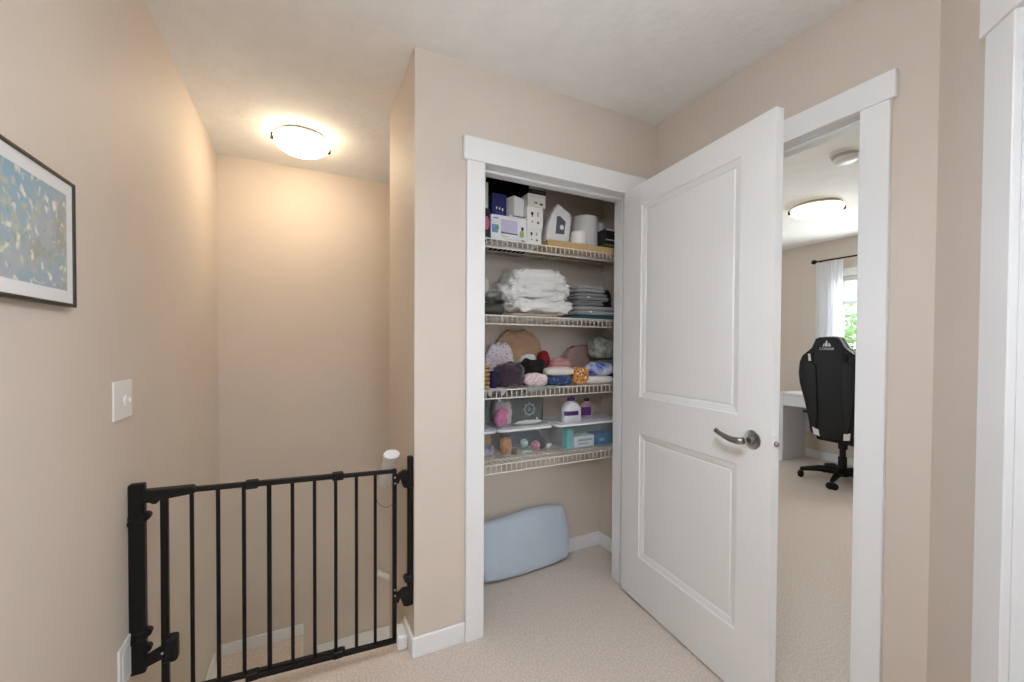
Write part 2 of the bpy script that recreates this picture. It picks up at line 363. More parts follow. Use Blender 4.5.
# ================================================================== LIGHTS (fixtures)
def ceiling_light(name, label, x, y, R_, strength, color, a0, drop=0):
    CE = 2.44-drop
    t = Thing(name, (x,y,2.44), label, 'ceiling light')
    if drop: t.part('stem', lathe(bmesh.new(), [(.06,2.44),(.055,2.425),(.010,2.415),(.010,CE-.01)], (x,y,0), 20), CHROME, 40)
    t.part('base', lathe(bmesh.new(), [(R_*.62,CE),(R_*.62,CE-.018),(R_*.5,CE-.03)], (x,y,0), 28), PLATE, 40)
    prof = []
    for i in range(0, 9):
        a = math.pi/2*i/8; prof.append((R_*math.cos(a)*.995+.002, CE-.030-.075*math.sin(a)))
    prof = [(R_*.93,CE-.026),(R_,CE-.026)] + prof[0:-1] + [(.012,CE-.105)]
    t.part('glass_bowl', lathe(bmesh.new(), prof, (x,y,0), 36), emit(name+'_glow', color, strength), True)
    if not drop: t.part('pan', lathe(bmesh.new(), [(R_*.80,CE-.0005),(R_*.94,CE-.012),(R_*.98,CE-.0255),(R_*.8,CE-.0255)], (x,y,0), 36), PLATE, 40)  # opaque shield added above the bowl to cut its glow on the ceiling
    for da in (0,-172,-86):
        a = a0 + math.radians(da); M = Matrix.Translation((x,y,0)) @ Matrix.Rotation(a, 4, 'Z')
        bm = bmesh.new(); bx(bm, R_-.010,R_+.013,-.009,.009,CE-.054,CE-.022,bev=.002,M=M); bx(bm, R_*.6,R_+.006,-.006,.006,CE-.024,CE-.018,M=M)
        t.part('clip', bm, RUBBER)
    return t
WARM = (255,232,198)
ceiling_light('stairwell_light', 'glowing alabaster bowl ceiling light over the stairwell', -.025, 2.645, .142, LAMP_STAIR, WARM, math.radians(188))
ceiling_light('hall_fill_light', 'added unseen semi-flush bowl light filling the hall', .36, .25, .19, FILL_LAMP_HALL, (231,241,255), math.radians(40), drop=.46)  # added lamp out of view, hung low to brighten ceiling and walls
ceiling_light('office_light', 'glowing alabaster bowl ceiling light in the office room', 3.79, 1.97, .185, LAMP_OFFICE, (255,230,195), math.radians(124))
sd = Thing('smoke_detector', (2.97,1.385,CE), 'round white smoke detector on the office ceiling', 'smoke detector')
sd.part('base', lathe(bmesh.new(), [(.072,CE),(.072,CE-.010),(.066,CE-.013)], (2.97,1.385,0), 32), mat('detector_grey',(190,186,180),.5), 40)
sd.part('cover', lathe(bmesh.new(), [(.060,CE-.012),(.060,CE-.034),(.050,CE-.042),(.020,CE-.045)], (2.97,1.385,0), 32), PLATE, 40)

# ================================================================== LEFT WALL
# framed picture: plain mottled stand-in print
pz0, pz1, py0, py1 = at_x(75,307.5,XL+.018).z, at_x(76,185.6,XL+.018).z, .56, at_x(76,250,XL+.018).y
t = Thing('picture_frame', (XL,(py0+py1)/2,pz0), 'black framed picture with white mat and mottled blue print', 'picture')
fw = .0075; fb = bmesh.new()
for a in ((py0,py0+fw,pz0,pz1),(py1-fw,py1,pz0,pz1),(py0+fw,py1-fw,pz0,pz0+fw),(py0+fw,py1-fw,pz1-fw,pz1)): bx(fb, XL+.001,XL+.019,a[0],a[1],a[2],a[3],bev=.0015)
t.part('frame', fb, mat('frame_black',(24,20,18),.35))
t.part('mat_board', box(XL+.001,XL+.0145,py0+fw,py1-fw,pz0+fw,pz1-fw), mat('mat_white',(232,231,228),.8))
pm = mat('print_blue', (104,160,184), .5, rgb2=(166,176,182), vscale=5, detail=4); N = pm.node_tree.nodes; L = pm.node_tree.links; bs = N['Principled BSDF']; src = bs.inputs['Base Color'].links[0].from_socket
tc = N.new('ShaderNodeTexCoord')
for sc, lo, colr, loc in ((14,.56,(156,158,146),0),(34,.55,(176,186,166),3),(44,.58,(232,228,204),8),(60,.62,(140,160,124),5),(40,.66,(196,170,148),11)):
    mp = N.new('ShaderNodeMapping'); mp.inputs['Location'].default_value = (loc,loc*.7,loc*.3); L.new(tc.outputs['Object'], mp.inputs[0])
    n = N.new('ShaderNodeTexNoise'); n.inputs['Scale'].default_value = sc; n.inputs['Detail'].default_value = 2; L.new(mp.outputs[0], n.inputs['Vector'])
    rp = N.new('ShaderNodeValToRGB'); rp.color_ramp.elements[0].position = lo; rp.color_ramp.elements[1].position = lo+.11; L.new(n.outputs['Fac'], rp.inputs[0])
    mx = N.new('ShaderNodeMixRGB'); L.new(rp.outputs[0], mx.inputs[0]); L.new(src, mx.inputs[1]); mx.inputs[2].default_value = lin(colr); src = mx.outputs[0]
L.new(src, bs.inputs['Base Color'])
t.part('print', box(XL+.013,XL+.0152,py0+.037,py1-.034,pz0+.035,pz1-.035), pm)
t.part('glazing', box(XL+.0165,XL+.018,py0+fw,py1-fw,pz0+fw,pz1-fw), clear('picture_glass',(255,255,255),.05,.03))
# dimmer switch
t = Thing('light_switch', (XL,1.63,1.03), 'white rotary dimmer switch plate on the left wall', 'light switch')
t.part('plate', box(XL,XL+.006,1.555,1.692,1.035,1.150,bev=.003,seg=2), PLATE)
t.part('knob', lathe(bmesh.new(), [(.018,.006),(.017,.0085),(.014,.010)], (XL,1.640,1.088), 20, 'X'), PLATE, 40)
t.part('pointer', box(XL+.009,XL+.014,1.652,1.658,1.082,1.096,bev=.001), PLATE)
# low outlet plate
t = Thing('outlet_plate', (XL,1.65,.235), 'white outlet cover plate low on the left wall', 'outlet')
t.part('plate', box(XL,XL+.007,1.572,1.662,.232,.362,bev=.003,seg=2), PLATE)
t.part('insert', box(XL+.006,XL+.0085,1.592,1.642,.252,.340,bev=.001), mat('outlet_insert',(226,226,224),.4))

# ================================================================== STAIR GATE
GY = 1.675
def gx(px): return at_y(px, 545, GY).x
gt = Thing('stair_gate', (-.05,GY,.06), 'black metal baby gate across the top of the stairs', 'gate')
zt0, zt1 = .778, .752
zl0, zl1 = at_y(210,684,GY).z, at_y(396,636,GY).z
def ztop(x): return .787 + (x+.467)/(.789)*(-.026)
def zbot(x): return .118 + (x+.30)/.62*(-.032)
xl, xr = gx(161.7)+.008, gx(394.5)
def rail(x0, x1, zf, r, y=GY, dz=0):
    bm = bmesh.new(); n = 2
    A = [(x0,zf(x0)-r+dz),(x1,zf(x1)-r+dz),(x1,zf(x1)+r+dz),(x0,zf(x0)+r+dz)]
    prism(bm, A, y-r, y+r, 'XZ', bev=r*.25); return bm
gt.part('top_rail', rail(gx(192), gx(340), ztop, .0085), BLACK)
gt.part('top_rail', rail(gx(250), xr+.006, ztop, .0075, dz=-.003), BLACK)
gt.part('bottom_rail', rail(xl, gx(345), zbot, .0085, y=GY+.004), BLACK)
gt.part('bottom_rail', rail(gx(255), xr+.006, zbot, .0085, y=GY-.010, dz=-.004), BLACK)
for px in (252, 338):
    for zf, y in ((ztop,GY),(zbot,GY-.004)):
        x = gx(px); gt.part('rail_clamp', box(x-.020,x+.020,y-.017,y+.015,zf(x)-.015,zf(x)+.013,bev=.004), BLACKP)
# housing over the latch end
hx0, hx1 = gx(146), gx(195)
b = bmesh.new(); prism(b, [(hx0-.005,.762),(hx0+.012,.760),(hx0+.020,.754),(hx0+.030,.754),(hx0+.038,.764),(hx1,.772),(hx1+.012,.782),(hx1-.005,.797),(hx0-.005,.800)], GY-.016, GY+.016, 'XZ', bev=.004)
gt.part('latch_housing', b, BLACKP)
gt.part('stile', box(xl-.010,xl+.010,GY-.010,GY+.010,.03,.775,bev=.003), BLACK)
gt.part('stile', box(xr-.008,xr+.008,GY-.008,GY+.008,zbot(xr)-.012,ztop(xr)+.006,bev=.002), BLACK)
for px, py in ((397.5,475),(397.5,481),(397,590),(397,598)):
    p = at_y(px, py, GY); 
for z in (.735,.712,.285,.262): gt.part('rivet', lathe(bmesh.new(), [(.004,-.011),(.0035,-.0085),(.001,-.008)][::-1], (xr,GY-.001,z), 10, 'Y'), mat('rivet',(190,190,188),.3,metal=.8), True)
for px in (192,218.3,244,269.3,292.6,314.7,335.8,356.5,375.3):
    x = gx(px); r = .0075 if px in (269.3,) else .0062
    gt.part('bar', tube(bmesh.new(), [(x,GY+.001,zbot(x)-.006),(x,GY+.001,ztop(x))], r, 10), BLACK, 40)
# wall side post with its rings and lower latch arm
lp0, lp1 = XL+.0005, gx(146)
gt.part('wall_post', box(lp0,lp1,GY-.014,GY+.014,.222,.822,bev=.004), BLACK)
for z in (.715,.345):
    bm = bmesh.new(); bx(bm, lp0,lp1+.006,GY-.019,GY+.019,z-.016,z+.012,bev=.005); tube(bm, [(lp1+.004,GY-.014,z+.004),(lp1+.004,GY+.006,z+.004)], .012, 14); tube(bm, [(lp0+.010,GY-.022,z-.012),(lp0+.010,GY,z-.012)], .010, 12)
    gt.part('mount_ring', bm, BLACKP)
gt.part('mount_knob', tube(bmesh.new(), [(lp1+.003,GY-.012,.298),(lp1+.003,GY+.006,.298)], .012, 14), BLACKP, 40)
b = bmesh.new(); prism(b, [(lp0+.004,.222),(lp0+.032,.222),(lp0+.036,.236),(xl-.004,.252),(xl-.004,.290),(lp1,.270),(lp0+.004,.270)], GY-.013, GY+.013, 'XZ', bev=.003)
gt.part('latch_arm', b, BLACKP)
la = gt.part('latch_body', box(xl-.008,xl+.034,GY-.020,GY+.018,.236,.318,bev=.010,seg=3), BLACKP)
gt.part('rivet', lathe(bmesh.new(), [(.001,-.0235),(.004,-.022),(.004,-.019)], (xl-.004,GY,.276), 10, 'Y'), mat('rivet',(190,190,188),.3,metal=.8), True)
# hinge side post
rp1 = XC-.0005; rp0 = rp1-.022
gt.part('hinge_post', box(rp0,rp1,GY-.012,GY+.012,.205,.812,bev=.004), BLACK)
for z in (.700,.318):
    bm = bmesh.new(); bx(bm, rp0-.004,rp1,GY-.016,GY+.016,z-.014,z+.012,bev=.004); tube(bm, [(rp0-.003,GY-.020,z),(rp0-.003,GY+.012,z)], .012, 14)
    gt.part('mount_ring', bm, BLACKP)
for z in (.735,.255):
    bm = bmesh.new(); prism(bm, [(xr+.006,z-.022),(xr+.014,z-.030),(xr+.022,z-.010),(rp0-.016,z-.046),(rp0+.004,z-.052),(rp0+.004,z+.022),(rp0-.018,z+.024),(xr+.006,z+.006)], GY-.010, GY+.010, 'XZ', bev=.003)
    gt.part('hinge_bracket', bm, BLACKP)
# handrails
def handrail(name, label, p0, p1, w, h, brk):
    """oval rail from p0 to p1 with a proud end cap"""
    t = Thing(name, p0, label, 'handrail'); p0, p1 = Vector(p0), Vector(p1); L_ = (p1-p0).length
    ax = (p1-p0).normalized(); sx = ax.cross(Vector((0,0,1))).normalized(); sz = sx.cross(ax)
    M = Matrix(((sx.x*w,sz.x*h,ax.x,p0.x),(sx.y*w,sz.y*h,ax.y,p0.y),(sx.z*w,sz.z*h,ax.z,p0.z),(0,0,0,1)))
    t.part('rail', lathe(bmesh.new(), [(1,0),(1,L_)], n=24, M=M), TRIM, 40)
    t.part('end_cap', lathe(bmesh.new(), [(.9,-.010),(1.12,-.008),(1.18,0),(1.12,.012),(.9,.014)], n=24, M=M), mat('cap_white',(246,246,246),.3), 40)
    for p, q in brk: t.part('bracket', tube(bmesh.new(), [p, q], .007, 8), CHROME, True)
sl = rise/run
q0, q1 = at_x(391.5,455,XC-.055), at_x(384,484,XC-.055)
handrail('handrail', 'white capped handrail on the wall end behind the gate', q0, q1, .030, .020, [((XC-.055,q1.y-.05,(q0.z+q1.z)/2-.02),(XC,q1.y-.05,(q0.z+q1.z)/2-.05))])
ru = at_y(378,573,YK-.06); handrail('stair_handrail', 'white lower handrail on stairwell rear wall', ru, ru+Vector((.9,0,-.9*rise/.26)), .020, .020, [((ru.x+.2,YK-.06,ru.z-.16),(ru.x+.2,YK,ru.z-.18))])
b = tube(bmesh.new(), [at_y(376,p,1.98)+Vector((0,0,0)) for p in (470,485,498)] + [at_y(x,y,1.98) for x,y in ((378,503),(382,506.5),(386,507.5),(390,506),(394,503),(396,495))], .0012, 6)
tag(link('cord', b, mat('cord_dark',(60,52,46),.7), None, (.30,1.98,.70), True), 'thin dark cord looped below the capped handrail', 'cord')

# ================================================================== CLOSET: wire shelves
SF, SZ = 1.788, (1.763,1.404,1.050,.692)
x0s, x1s = XC+TH+.002, XR-.002
WR = .0022
def wire_mesh():
    bm = bmesh.new(); n = int((x1s-x0s)/.0272)
    for i in range(n+1):
        x = x0s+.006+i*.0272
        tube(bm, [(x,YI-.004,-WR*2),(x,SF+.002,-WR*2)], WR*.8, 5); tube(bm, [(x,SF+.001,-.001),(x,SF+.001,-.040)], .0024, 6)
    return bm
names = ('top wire shelf holding cartons and paper rolls','wire shelf holding white sheets and grey towels','wire shelf holding the jumbled small cloths','lowest wire shelf holding the clear storage tubs')
wire_me = None
for z, lb in zip(SZ, names):
    t = Thing('wire_shelf', (x0s,SF,z), 'white '+lb, 'shelf', local=True)
    def loc(pts): return [Vector(p)-Vector((x0s,SF,0)) for p in pts]
    if wire_me is None:
        bm = wire_mesh()
        for v in bm.verts: v.co -= Vector((x0s,SF,0))
        o = t.part('wires', bm, WIRE, True, kind='stuff'); wire_me = o.data
    else:
        o = bpy.data.objects.new('wires', wire_me); COL.objects.link(o); o.parent = t.root; o['kind'] = 'stuff'
    t.part('front_rail', tube(bmesh.new(), loc([(x0s,SF-.001,-.001),(x1s,SF-.001,-.001)]), .0034, 8), WIRE, True)
    t.part('lip_rail', tube(bmesh.new(), loc([(x0s,SF-.001,-.041),(x1s,SF-.001,-.041)]), .0034, 8), WIRE, True)
    for y in (SF+.10,SF+.20,YI-.006): t.part('cross_rail', tube(bmesh.new(), loc([(x0s,y,-WR*4),(x1s,y,-WR*4)]), .0030, 8), WIRE, True)
    for x in (x0s,x1s):
        t.part('end_bracket', box(*[(x-.002 if x==x0s else x-.012)-x0s,(x+.012 if x==x0s else x+.002)-x0s], -.004,.030,-.046,-.003,bev=.002), PLATE)

# ------------------------------------------------------------------ closet contents
def X(px, Y, py=346): return at_y(px, py, Y).x
def Z(px, py, Y): return at_y(px, py, Y).z
CARD = mat('carton_white',(226,224,220),.55,var=.02,vscale=8)
def ink(rgb): return mat('ink_%d_%d_%d' % rgb, rgb, .55)
def carton(name, label, cat, m, x0,x1,y0,y1,z0,z1, group=None, prints=(), rz=0, lid=0, edge=None):
    """closed carton: body, flap seam on top, flat prints on its front (u0,u1,v0,v1,rgb[,shape]) in face fractions"""
    t = Thing(name, ((x0+x1)/2,(y0+y1)/2,z0), label, cat, group, local=True, rz=rz)
    w, d, h = x1-x0, y1-y0, z1-z0
    t.part('body', box(-w/2,w/2,-d/2,d/2,0,h-lid,bev=.0015), m)
    if lid: t.part('lid', box(-w/2-.001,w/2+.001,-d/2-.001,d/2+.001,h-lid,h,bev=.0015), edge or m)
    else: t.part('flap', box(-w/2+.002,w/2-.002,-d/2+.001,0,h-.0008,h+.0008), m)
    for p in prints:
        u0,u1,v0,v1,c = p[:5]; shp = p[5] if len(p) > 5 else 'box'; nm = p[6] if len(p) > 6 else 'print'
        if shp == 'box': bm = box(-w/2+u0*w,-w/2+u1*w,-d/2-.0006,-d/2+.0002,v0*h,v1*h)
        else:
            bm = bmesh.new(); cx, cz, rx, rz_ = -w/2+(u0+u1)/2*w, (v0+v1)/2*h, (u1-u0)*w/2, (v1-v0)*h/2
            prism(bm, [(cx+rx*math.cos(a*math.pi/8),cz+rz_*math.sin(a*math.pi/8)) for a in range(16)], -d/2-.0007, -d/2+.0002, 'XZ')
        t.part(nm, bm, ink(c))
    return t
S1 = SZ[0]+.003
Ya = 1.815
# top shelf
carton('tissue_carton','white carton printed with lavender panel and green leaves','carton',mat('carton_lilac',(228,226,232),.5,var=.02), X(491,Ya,230),X(526.5,Ya,230),Ya,Ya+.14,S1,Z(510,216,Ya)-.004,
  prints=((.02,.2,.3,.62,(120,160,196)),(.13,.22,.42,.6,(106,160,70),'o'),(.27,.74,.30,.86,(196,190,212)),(.27,.74,.30,.34,(160,152,176)),(.80,.93,.22,.52,(150,190,110),'o'),(.84,.92,.50,.66,(70,62,84),'o'),(.86,.93,.06,.12,(60,60,64)),(.05,.20,.86,.90,(120,128,120)),(.02,.98,.0,.10,(206,222,196)),(.30,.5,.17,.22,(214,216,150))))
zt = Z(510,216,Ya)-.003
carton('pink_emblem_carton','tall black carton with a pink round emblem','carton',mat('carton_black',(26,22,28),.5), X(478,Ya,220),X(490.3,Ya,220),Ya+.005,Ya+.12,S1,Z(487,208,Ya),
  prints=((.50,.95,.30,.75,(206,96,140),'o'),(.60,.85,.48,.56,(60,20,40)),(.45,.98,.04,.10,(60,60,110))))
zp = Z(487,208,Ya)+.001
carton('pale_card_carton','pale grey carton standing on the black emblem carton','carton',mat('carton_sage',(176,178,160),.6), X(478,Ya,190),X(489.2,Ya,190),Ya+.01,Ya+.09,zp,Z(486,181,Ya), prints=((.1,.9,.05,.16,(196,200,178)),))
carton('blue_carton','dark blue carton with three white dots on the leaf carton','carton',mat('carton_blue',(22,24,92),.45), X(492,1.85,205),X(506.5,1.85,205),1.85,1.93,zt,Z(500,194,1.85),
  prints=((.28,.36,.34,.46,(224,224,240),'o'),(.48,.56,.32,.44,(224,224,240),'o'),(.68,.77,.28,.42,(224,224,240),'o'),(.2,.8,.06,.14,(70,90,190)),(.25,.75,.18,.22,(50,66,160))))
carton('strip_carton','slim white carton with dark print lying on leaf carton','carton',CARD, X(509,Ya+.012,218),X(526.4,Ya+.012,218),Ya+.012,Ya+.12,zt,zt+.014, prints=((.2,.95,.55,.9,(80,76,80)),(.45,.9,.1,.4,(130,124,128))))
b0 = carton('white_carton','plain white carton turned corner-on above the leaf carton','carton',CARD, X(510,Ya+.03,205),X(523.5,Ya+.03,205),Ya+.025,Ya+.095,zt+.016,Z(520,197,Ya+.02), prints=((.08,.92,.08,.92,(232,232,232)),), rz=math.radians(20))
# black bag behind them
xa, xb = X(488,2.0,190), X(535,2.0,190)
tag(link('black_bag', soft(bmesh.new(), ((xa+xb)/2,2.025,S1), xb-xa,.11,.42, .35,.35,.008,9,3), mat('bag_black',(7,7,9),.8,bump=.3,bscale=60,spec=.2), None, ((xa+xb)/2,2.025,S1), True), 'black fabric bag behind the top shelf cartons', 'bag')
# right hand stack of icon cartons
Yb = 1.812
icons = ((.24,.40,.62,.78,(34,32,34),'o'),(.30,.36,.54,.64,(34,32,34)),(.62,.72,.60,.80,(170,166,164)),(.28,.38,.28,.36,(150,146,144)),(.62,.76,.24,.36,(120,116,116)))
zb1, zb2, zb3 = Z(534,229,Yb), Z(535,207.5,Yb), Z(537,194.5,Yb)
g = 'white icon cartons stacked beside the leaf carton'
carton('icon_carton','lower white carton with bulb icons in the stack','carton',CARD, X(526.6,Yb,240),X(541.5,Yb,240),Yb,Yb+.13,S1,zb1,g,icons)
carton('icon_carton','middle white carton with bulb icons in the stack','carton',CARD, X(527,Yb,218),X(543,Yb,218),Yb,Yb+.13,zb1+.001,zb2,g,icons)
carton('icon_carton','upper white carton with small dark print in the stack','carton',mat('carton_warm',(214,208,200),.55), X(528,Yb,201),X(545.5,Yb,201),Yb,Yb+.13,zb2+.001,zb3,g,((.35,.55,.30,.42,(120,112,104)),(.66,.84,.22,.36,(70,60,56)),(.1,.9,.8,.84,(200,194,186))))
zb4 = Z(537,183.5,Yb)
carton('striped_carton','black carton with a grey band topping the stack','carton',mat('carton_black',(26,22,28),.5), X(529,Yb,190),X(546,Yb,190),Yb,Yb+.12,zb3+.001,zb4, prints=((0,1,.42,.92,(150,146,142)),(.2,.9,.18,.26,(90,86,84))))
# flat tan box
zt1 = Z(570,241.5,1.80)-.004
tb = carton('tan_box','flat tan cardboard box lying on the top shelf','box',mat('cardboard',(206,172,120),.7,var=.05,vscale=12), X(548,1.80,246),X(612,1.80,246)+.06,1.80,2.02,S1,zt1, lid=.012, edge=mat('cardboard',(206,172,120)))
# white pouch with grey label
Yc_ = 1.86
t = Thing('white_pouch', (X(559,Yc_,225),Yc_,zt1), 'white plastic pouch with slanted top and grey diamond label', 'pouch', local=True)
o0 = Vector((X(559,Yc_,225),0,zt1))
def pl(px, py, Y=Yc_-.03): q = at_y(px,py,Y); return (q.x-o0.x, q.z-o0.z)
poly = [pl(547,243),pl(546.5,236),pl(548.5,224),pl(552,214),pl(556,206),pl(558.5,203.5),pl(561,205),pl(571,213.5),pl(572.5,217),pl(571,230),pl(569.5,243)]
poly = [(a,max(c,.002)) for a,c in poly]
b = bmesh.new(); prism(b, poly, -.03, .035, 'XZ', bev=.010); t.part('body', b, mat('pouch_white',(228,226,226),.35,bump=.3,bscale=40,bdist=.004), 50)
lab = t.part('label', prism(bmesh.new(), [pl(555.5,233.5),pl(557,216.5),pl(560,216),pl(565.5,222),pl(564,234.5)], -.0315,-.0295,'XZ'), mat('label_grey',(84,92,100),.5))
b = bmesh.new(); c0 = pl(561.6,227.5); prism(b, [(c0[0]+.012*math.cos(a*math.pi/10),c0[1]+.013*math.sin(a*math.pi/10)) for a in range(20)], -.033,-.031,'XZ'); t.part('label_dot', b, ink((226,226,228)), parent=lab)
t.part('vent_hole', lathe(bmesh.new(), [(.003,-.0315),(.003,-.030)], (pl(570,215.5)[0]-.002,0,pl(570,215.5)[1]-.004), 10, 'Y'), ink((60,60,60)))
# paper rolls
PAPER = mat('tissue_paper',(232,230,226),.85,bump=.4,bscale=120)
def roll(x, y, z, r, h, label):
    t = Thing('paper_roll', (x,y,z), label, 'paper roll', 'paper rolls on the tan box')
    t.part('paper', lathe(bmesh.new(), [(.021,z),(r-.004,z),(r,z+.004),(r,z+h-.004),(r-.004,z+h),(.021,z+h)], (x,y,0), 28), PAPER, 40)
    t.part('core', lathe(bmesh.new(), [(.021,z+.001),(.021,z+h+.0005),(.019,z+h+.001)], (x,y,0), 16), mat('core_card',(176,150,118),.8), 40)
r1 = (X(595,1.93,230)-X(573,1.93,230))/2
roll(X(584,1.945,230),1.945,zt1+.001,r1,Z(584,217,1.93)-zt1-.004,'tallest white paper roll, behind the short roll')
roll(X(577.5,1.84,238),1.838,zt1+.001,.044,Z(578,230.5,1.80)-zt1,'short white paper roll beside the grey-label pouch')
roll(X(599.5,1.955,235),1.96,zt1+.001,.030,Z(598,222,1.93)-zt1,'slim white paper roll beside the black case')
# black boxes at right
zz = zt1+.001
carton('green_case','flat dark green case on the tan box under black box','case',mat('case_green',(74,84,40),.5), X(605,1.82,240),X(614,1.82,240)+.05,1.82,1.92,zz,zz+.024, prints=((0.02,.98,.8,.9,(150,150,110)),))
carton('black_case','black case with white edge stripes on the green case','case',mat('carton_black',(26,22,28)), X(606,1.82,235),X(614,1.82,235)+.05,1.82,1.92,zz+.025,Z(609,229,1.82), prints=((0,1,.9,1,(214,212,206)),(0,1,.24,.32,(206,206,200))))

# second shelf
S2 = SZ[1]+.003
def lump(name, label, cat, m, px0,px1,pyt,z0,Yf,d,e1=.5,e2=.35,amp=.006,fr=14,seed=1,sag=0,group=None,zt=None,rot=0,nu=36,nv=14):
    Ym = Yf+d*.25; xa, xb = X(px0,Ym), X(px1,Ym); ztop_ = zt if zt is not None else Z((px0+px1)/2,pyt,Yf+d*.3)
    c = ((xa+xb)/2,Yf+d/2,z0)
    return tag(link(name, soft(bmesh.new(), c, xb-xa, d, ztop_-z0, e1, e2, amp, fr, seed, nu, nv, sag, rot), m, None, c, True), label, cat, group)
OLIVE = mat('cloth_olive',(74,74,66),.95,bump=.5,bscale=150)
lump('olive_blanket','dark olive folded blanket at left of the white sheets','blanket',OLIVE, 470,503,304,S2,1.81,.24,.7,.4,.006,10,4)
lump('grey_cloth','pale grey crumpled cloth on the olive blanket','cloth',mat('cloth_pale',(190,188,178),.95,bump=.5,bscale=150), 472,487,278,S2+.092,1.85,.16,.7,.5,.012,18,6)
SHEET = mat('sheet_white',(226,224,220),.9,bump=.35,bscale=90,bdist=.004)
ws = Thing('white_sheets', (X(535,1.9),1.9,S2), 'rumpled pile of folded white bed sheets', 'bed sheets')
def layer(px0,px1,py0,py1,Yf,d,e1,e2,amp,fr,seed,sag=0,rot=0):
    Ym = Yf+d*.25; xa, xb = X(px0,Ym), X(px1,Ym); zb, zt_ = Z((px0+px1)/2,py1,Yf), Z((px0+px1)/2,py0,Yf+d*.3)
    return soft(bmesh.new(), ((xa+xb)/2,Yf+d/2,max(zb,S2+.016)), xb-xa, d, zt_-max(zb,S2+.016), e1, e2, amp, fr, seed, 100, 40, sag, rot)
ws.part('bottom_fold', layer(508,569.5,299,319,1.80,.25,.6,.4,.018,20,11), SHEET, True)
ws.part('middle_fold', layer(494,567.5,287,300,1.805,.24,.75,.5,.020,18,12,.004), SHEET, True)
ws.part('middle_fold', layer(503,566,279,294,1.81,.24,.7,.45,.018,20,19,.004), SHEET, True)
ws.part('top_fold', layer(511,561,270.5,287,1.815,.22,.55,.35,.014,20,13), SHEET, True)
lump('beige_cloth','flat pinkish beige cloth under the white sheets','cloth',mat('cloth_pinkbeige',(196,172,154),.95,bump=.5,bscale=150), 509,556,312,S2,1.794,.12,.5,.35,.001,14,21,zt=S2+.014)
# grey towels
TOW = mat('towel_grey',(126,127,130),1,bump=1,bscale=420,bdist=.003,var=.08,vscale=60,sheen=.4)
TOW2 = mat('towel_grey_light',(150,151,154),1,bump=1,bscale=420,bdist=.003,var=.08,vscale=60,sheen=.4)
def towel(px0,px1,py0,py1,Yf,d,label,m,zb,seed,tagx=None):
    Ym = Yf+.02; xa, xb = X(px0,Ym), X(px1,Ym); zt_ = Z((px0+px1)/2,py0,Yf+.03)
    t = Thing('grey_towel', ((xa+xb)/2,Yf+d/2,zb), label, 'towel', 'grey towels folded in a stack')
    h = zt_-zb
    bm = bmesh.new(); soft(bm, ((xa+xb)/2,Yf+d/2,zb), xb-xa, d, h*.56, .5,.25,.003,20,seed,44,12); soft(bm, ((xa+xb)/2-.003,Yf+d/2+.003,zb+h*.46), xb-xa-.006, d, h*.54, .5,.25,.003,20,seed+5,44,12)
    t.part('folded_cloth', bm, m, True)
    if tagx:
        x = X(tagx,Yf-.001); t.part('care_tag', box(x-.008,x+.008,Yf-.006,Yf+.004,zb+h*.30,zb+h*.46,bev=.001), PLATE)
    return zt_
tb0 = S2
tm = lump('teal_cloth','flat teal cloth under the grey towels','cloth',mat('cloth_teal',(36,84,104),.95,bump=.5,bscale=150), 570,618,314,S2,1.795,.25,.35,.25,.001,14,22,zt=S2+.016)
z = S2+.017
z = towel(575.5,618,306.5,316,1.798,.23,'lowest grey folded towel in the stack, widest one',TOW2,z,31,590)
z = towel(575,603,301,307,1.80,.22,'thin grey folded towel above the widest towel',TOW,z+.001,33)
z = towel(575.5,608,293.5,301,1.80,.22,'grey folded towel second from the top of the stack',TOW,z+.001,35,588)
z = towel(576,605,286,293,1.80,.22,'topmost grey folded towel in the stack',TOW2,z+.001,37)
tag(link('black_cushion', soft(bmesh.new(), (X(603,2.04,290)+.05,2.045,S2), .30,.085,.20,.7,.7,.004,8,41), mat('cushion_black',(22,22,24),.85,bump=.4,bscale=150), None, (X(603,2.04,290)+.05,2.045,S2), True), 'round black cushion behind the grey towels', 'cushion')

# third shelf
S3 = SZ[2]+.003
FL = spots('floral_lilac',(206,196,200),[(150,120,150),(226,214,210),(176,140,150)],70,.28)
wb = Thing('wicker_basket', (X(482,1.83),1.83,S3), 'tan wicker basket at the left of the cloth shelf', 'basket')
xa, xb = XC+TH+.02, X(490.5,1.815)
for k in range(6): wb.part('weave_band', box(xa,xb,1.815+.0,1.95,S3+.001+k*.0195,S3+.017+k*.0195,bev=.006,seg=2), mat('wicker',(176,140,84),.8,var=.25,vscale=60,bump=.8,bscale=120), True)
wb.part('liner', box(xa+.004,xb-.004,1.819,1.946,S3+.001,S3+.110), mat('wicker_dark',(84,60,34),.9))
lump('tan_cloth','crumpled tan cloth heaped against the closet wall','cloth',mat('cloth_tan',(186,154,122),.95,bump=.6,bscale=120), 494,544,331,S3,2.025,.062,.9,.6,.014,15,151,nu=64,nv=28)
lump('floral_cloth','lilac and white patterned cloth above purple roll','cloth',FL, 485,514,343,S3,1.915,.075,.8,.6,.010,22,152,nu=60,nv=26)
lump('purple_roll','dark purple rolled fleece at the shelf front','fleece',mat('fleece_purple',(58,40,54),1,bump=.8,bscale=160,var=.15,sheen=.4), 497.5,525,363,S3,1.797,.10,.7,.55,.008,20,53,nu=60,nv=26)
lump('navy_cloth','navy folded cloth edge beside the wicker basket','cloth',mat('cloth_navydark',(32,28,70),.95), 491,497,371,S3,1.795,.06,.6,.4,.003,15,54)
lump('black_cloth','black folded knit cloth beside purple roll','cloth',mat('cloth_black',(22,18,20),.95,bump=.5,bscale=150), 520,547,359,S3,1.868,.075,.7,.5,.010,26,55,nu=60,nv=26)
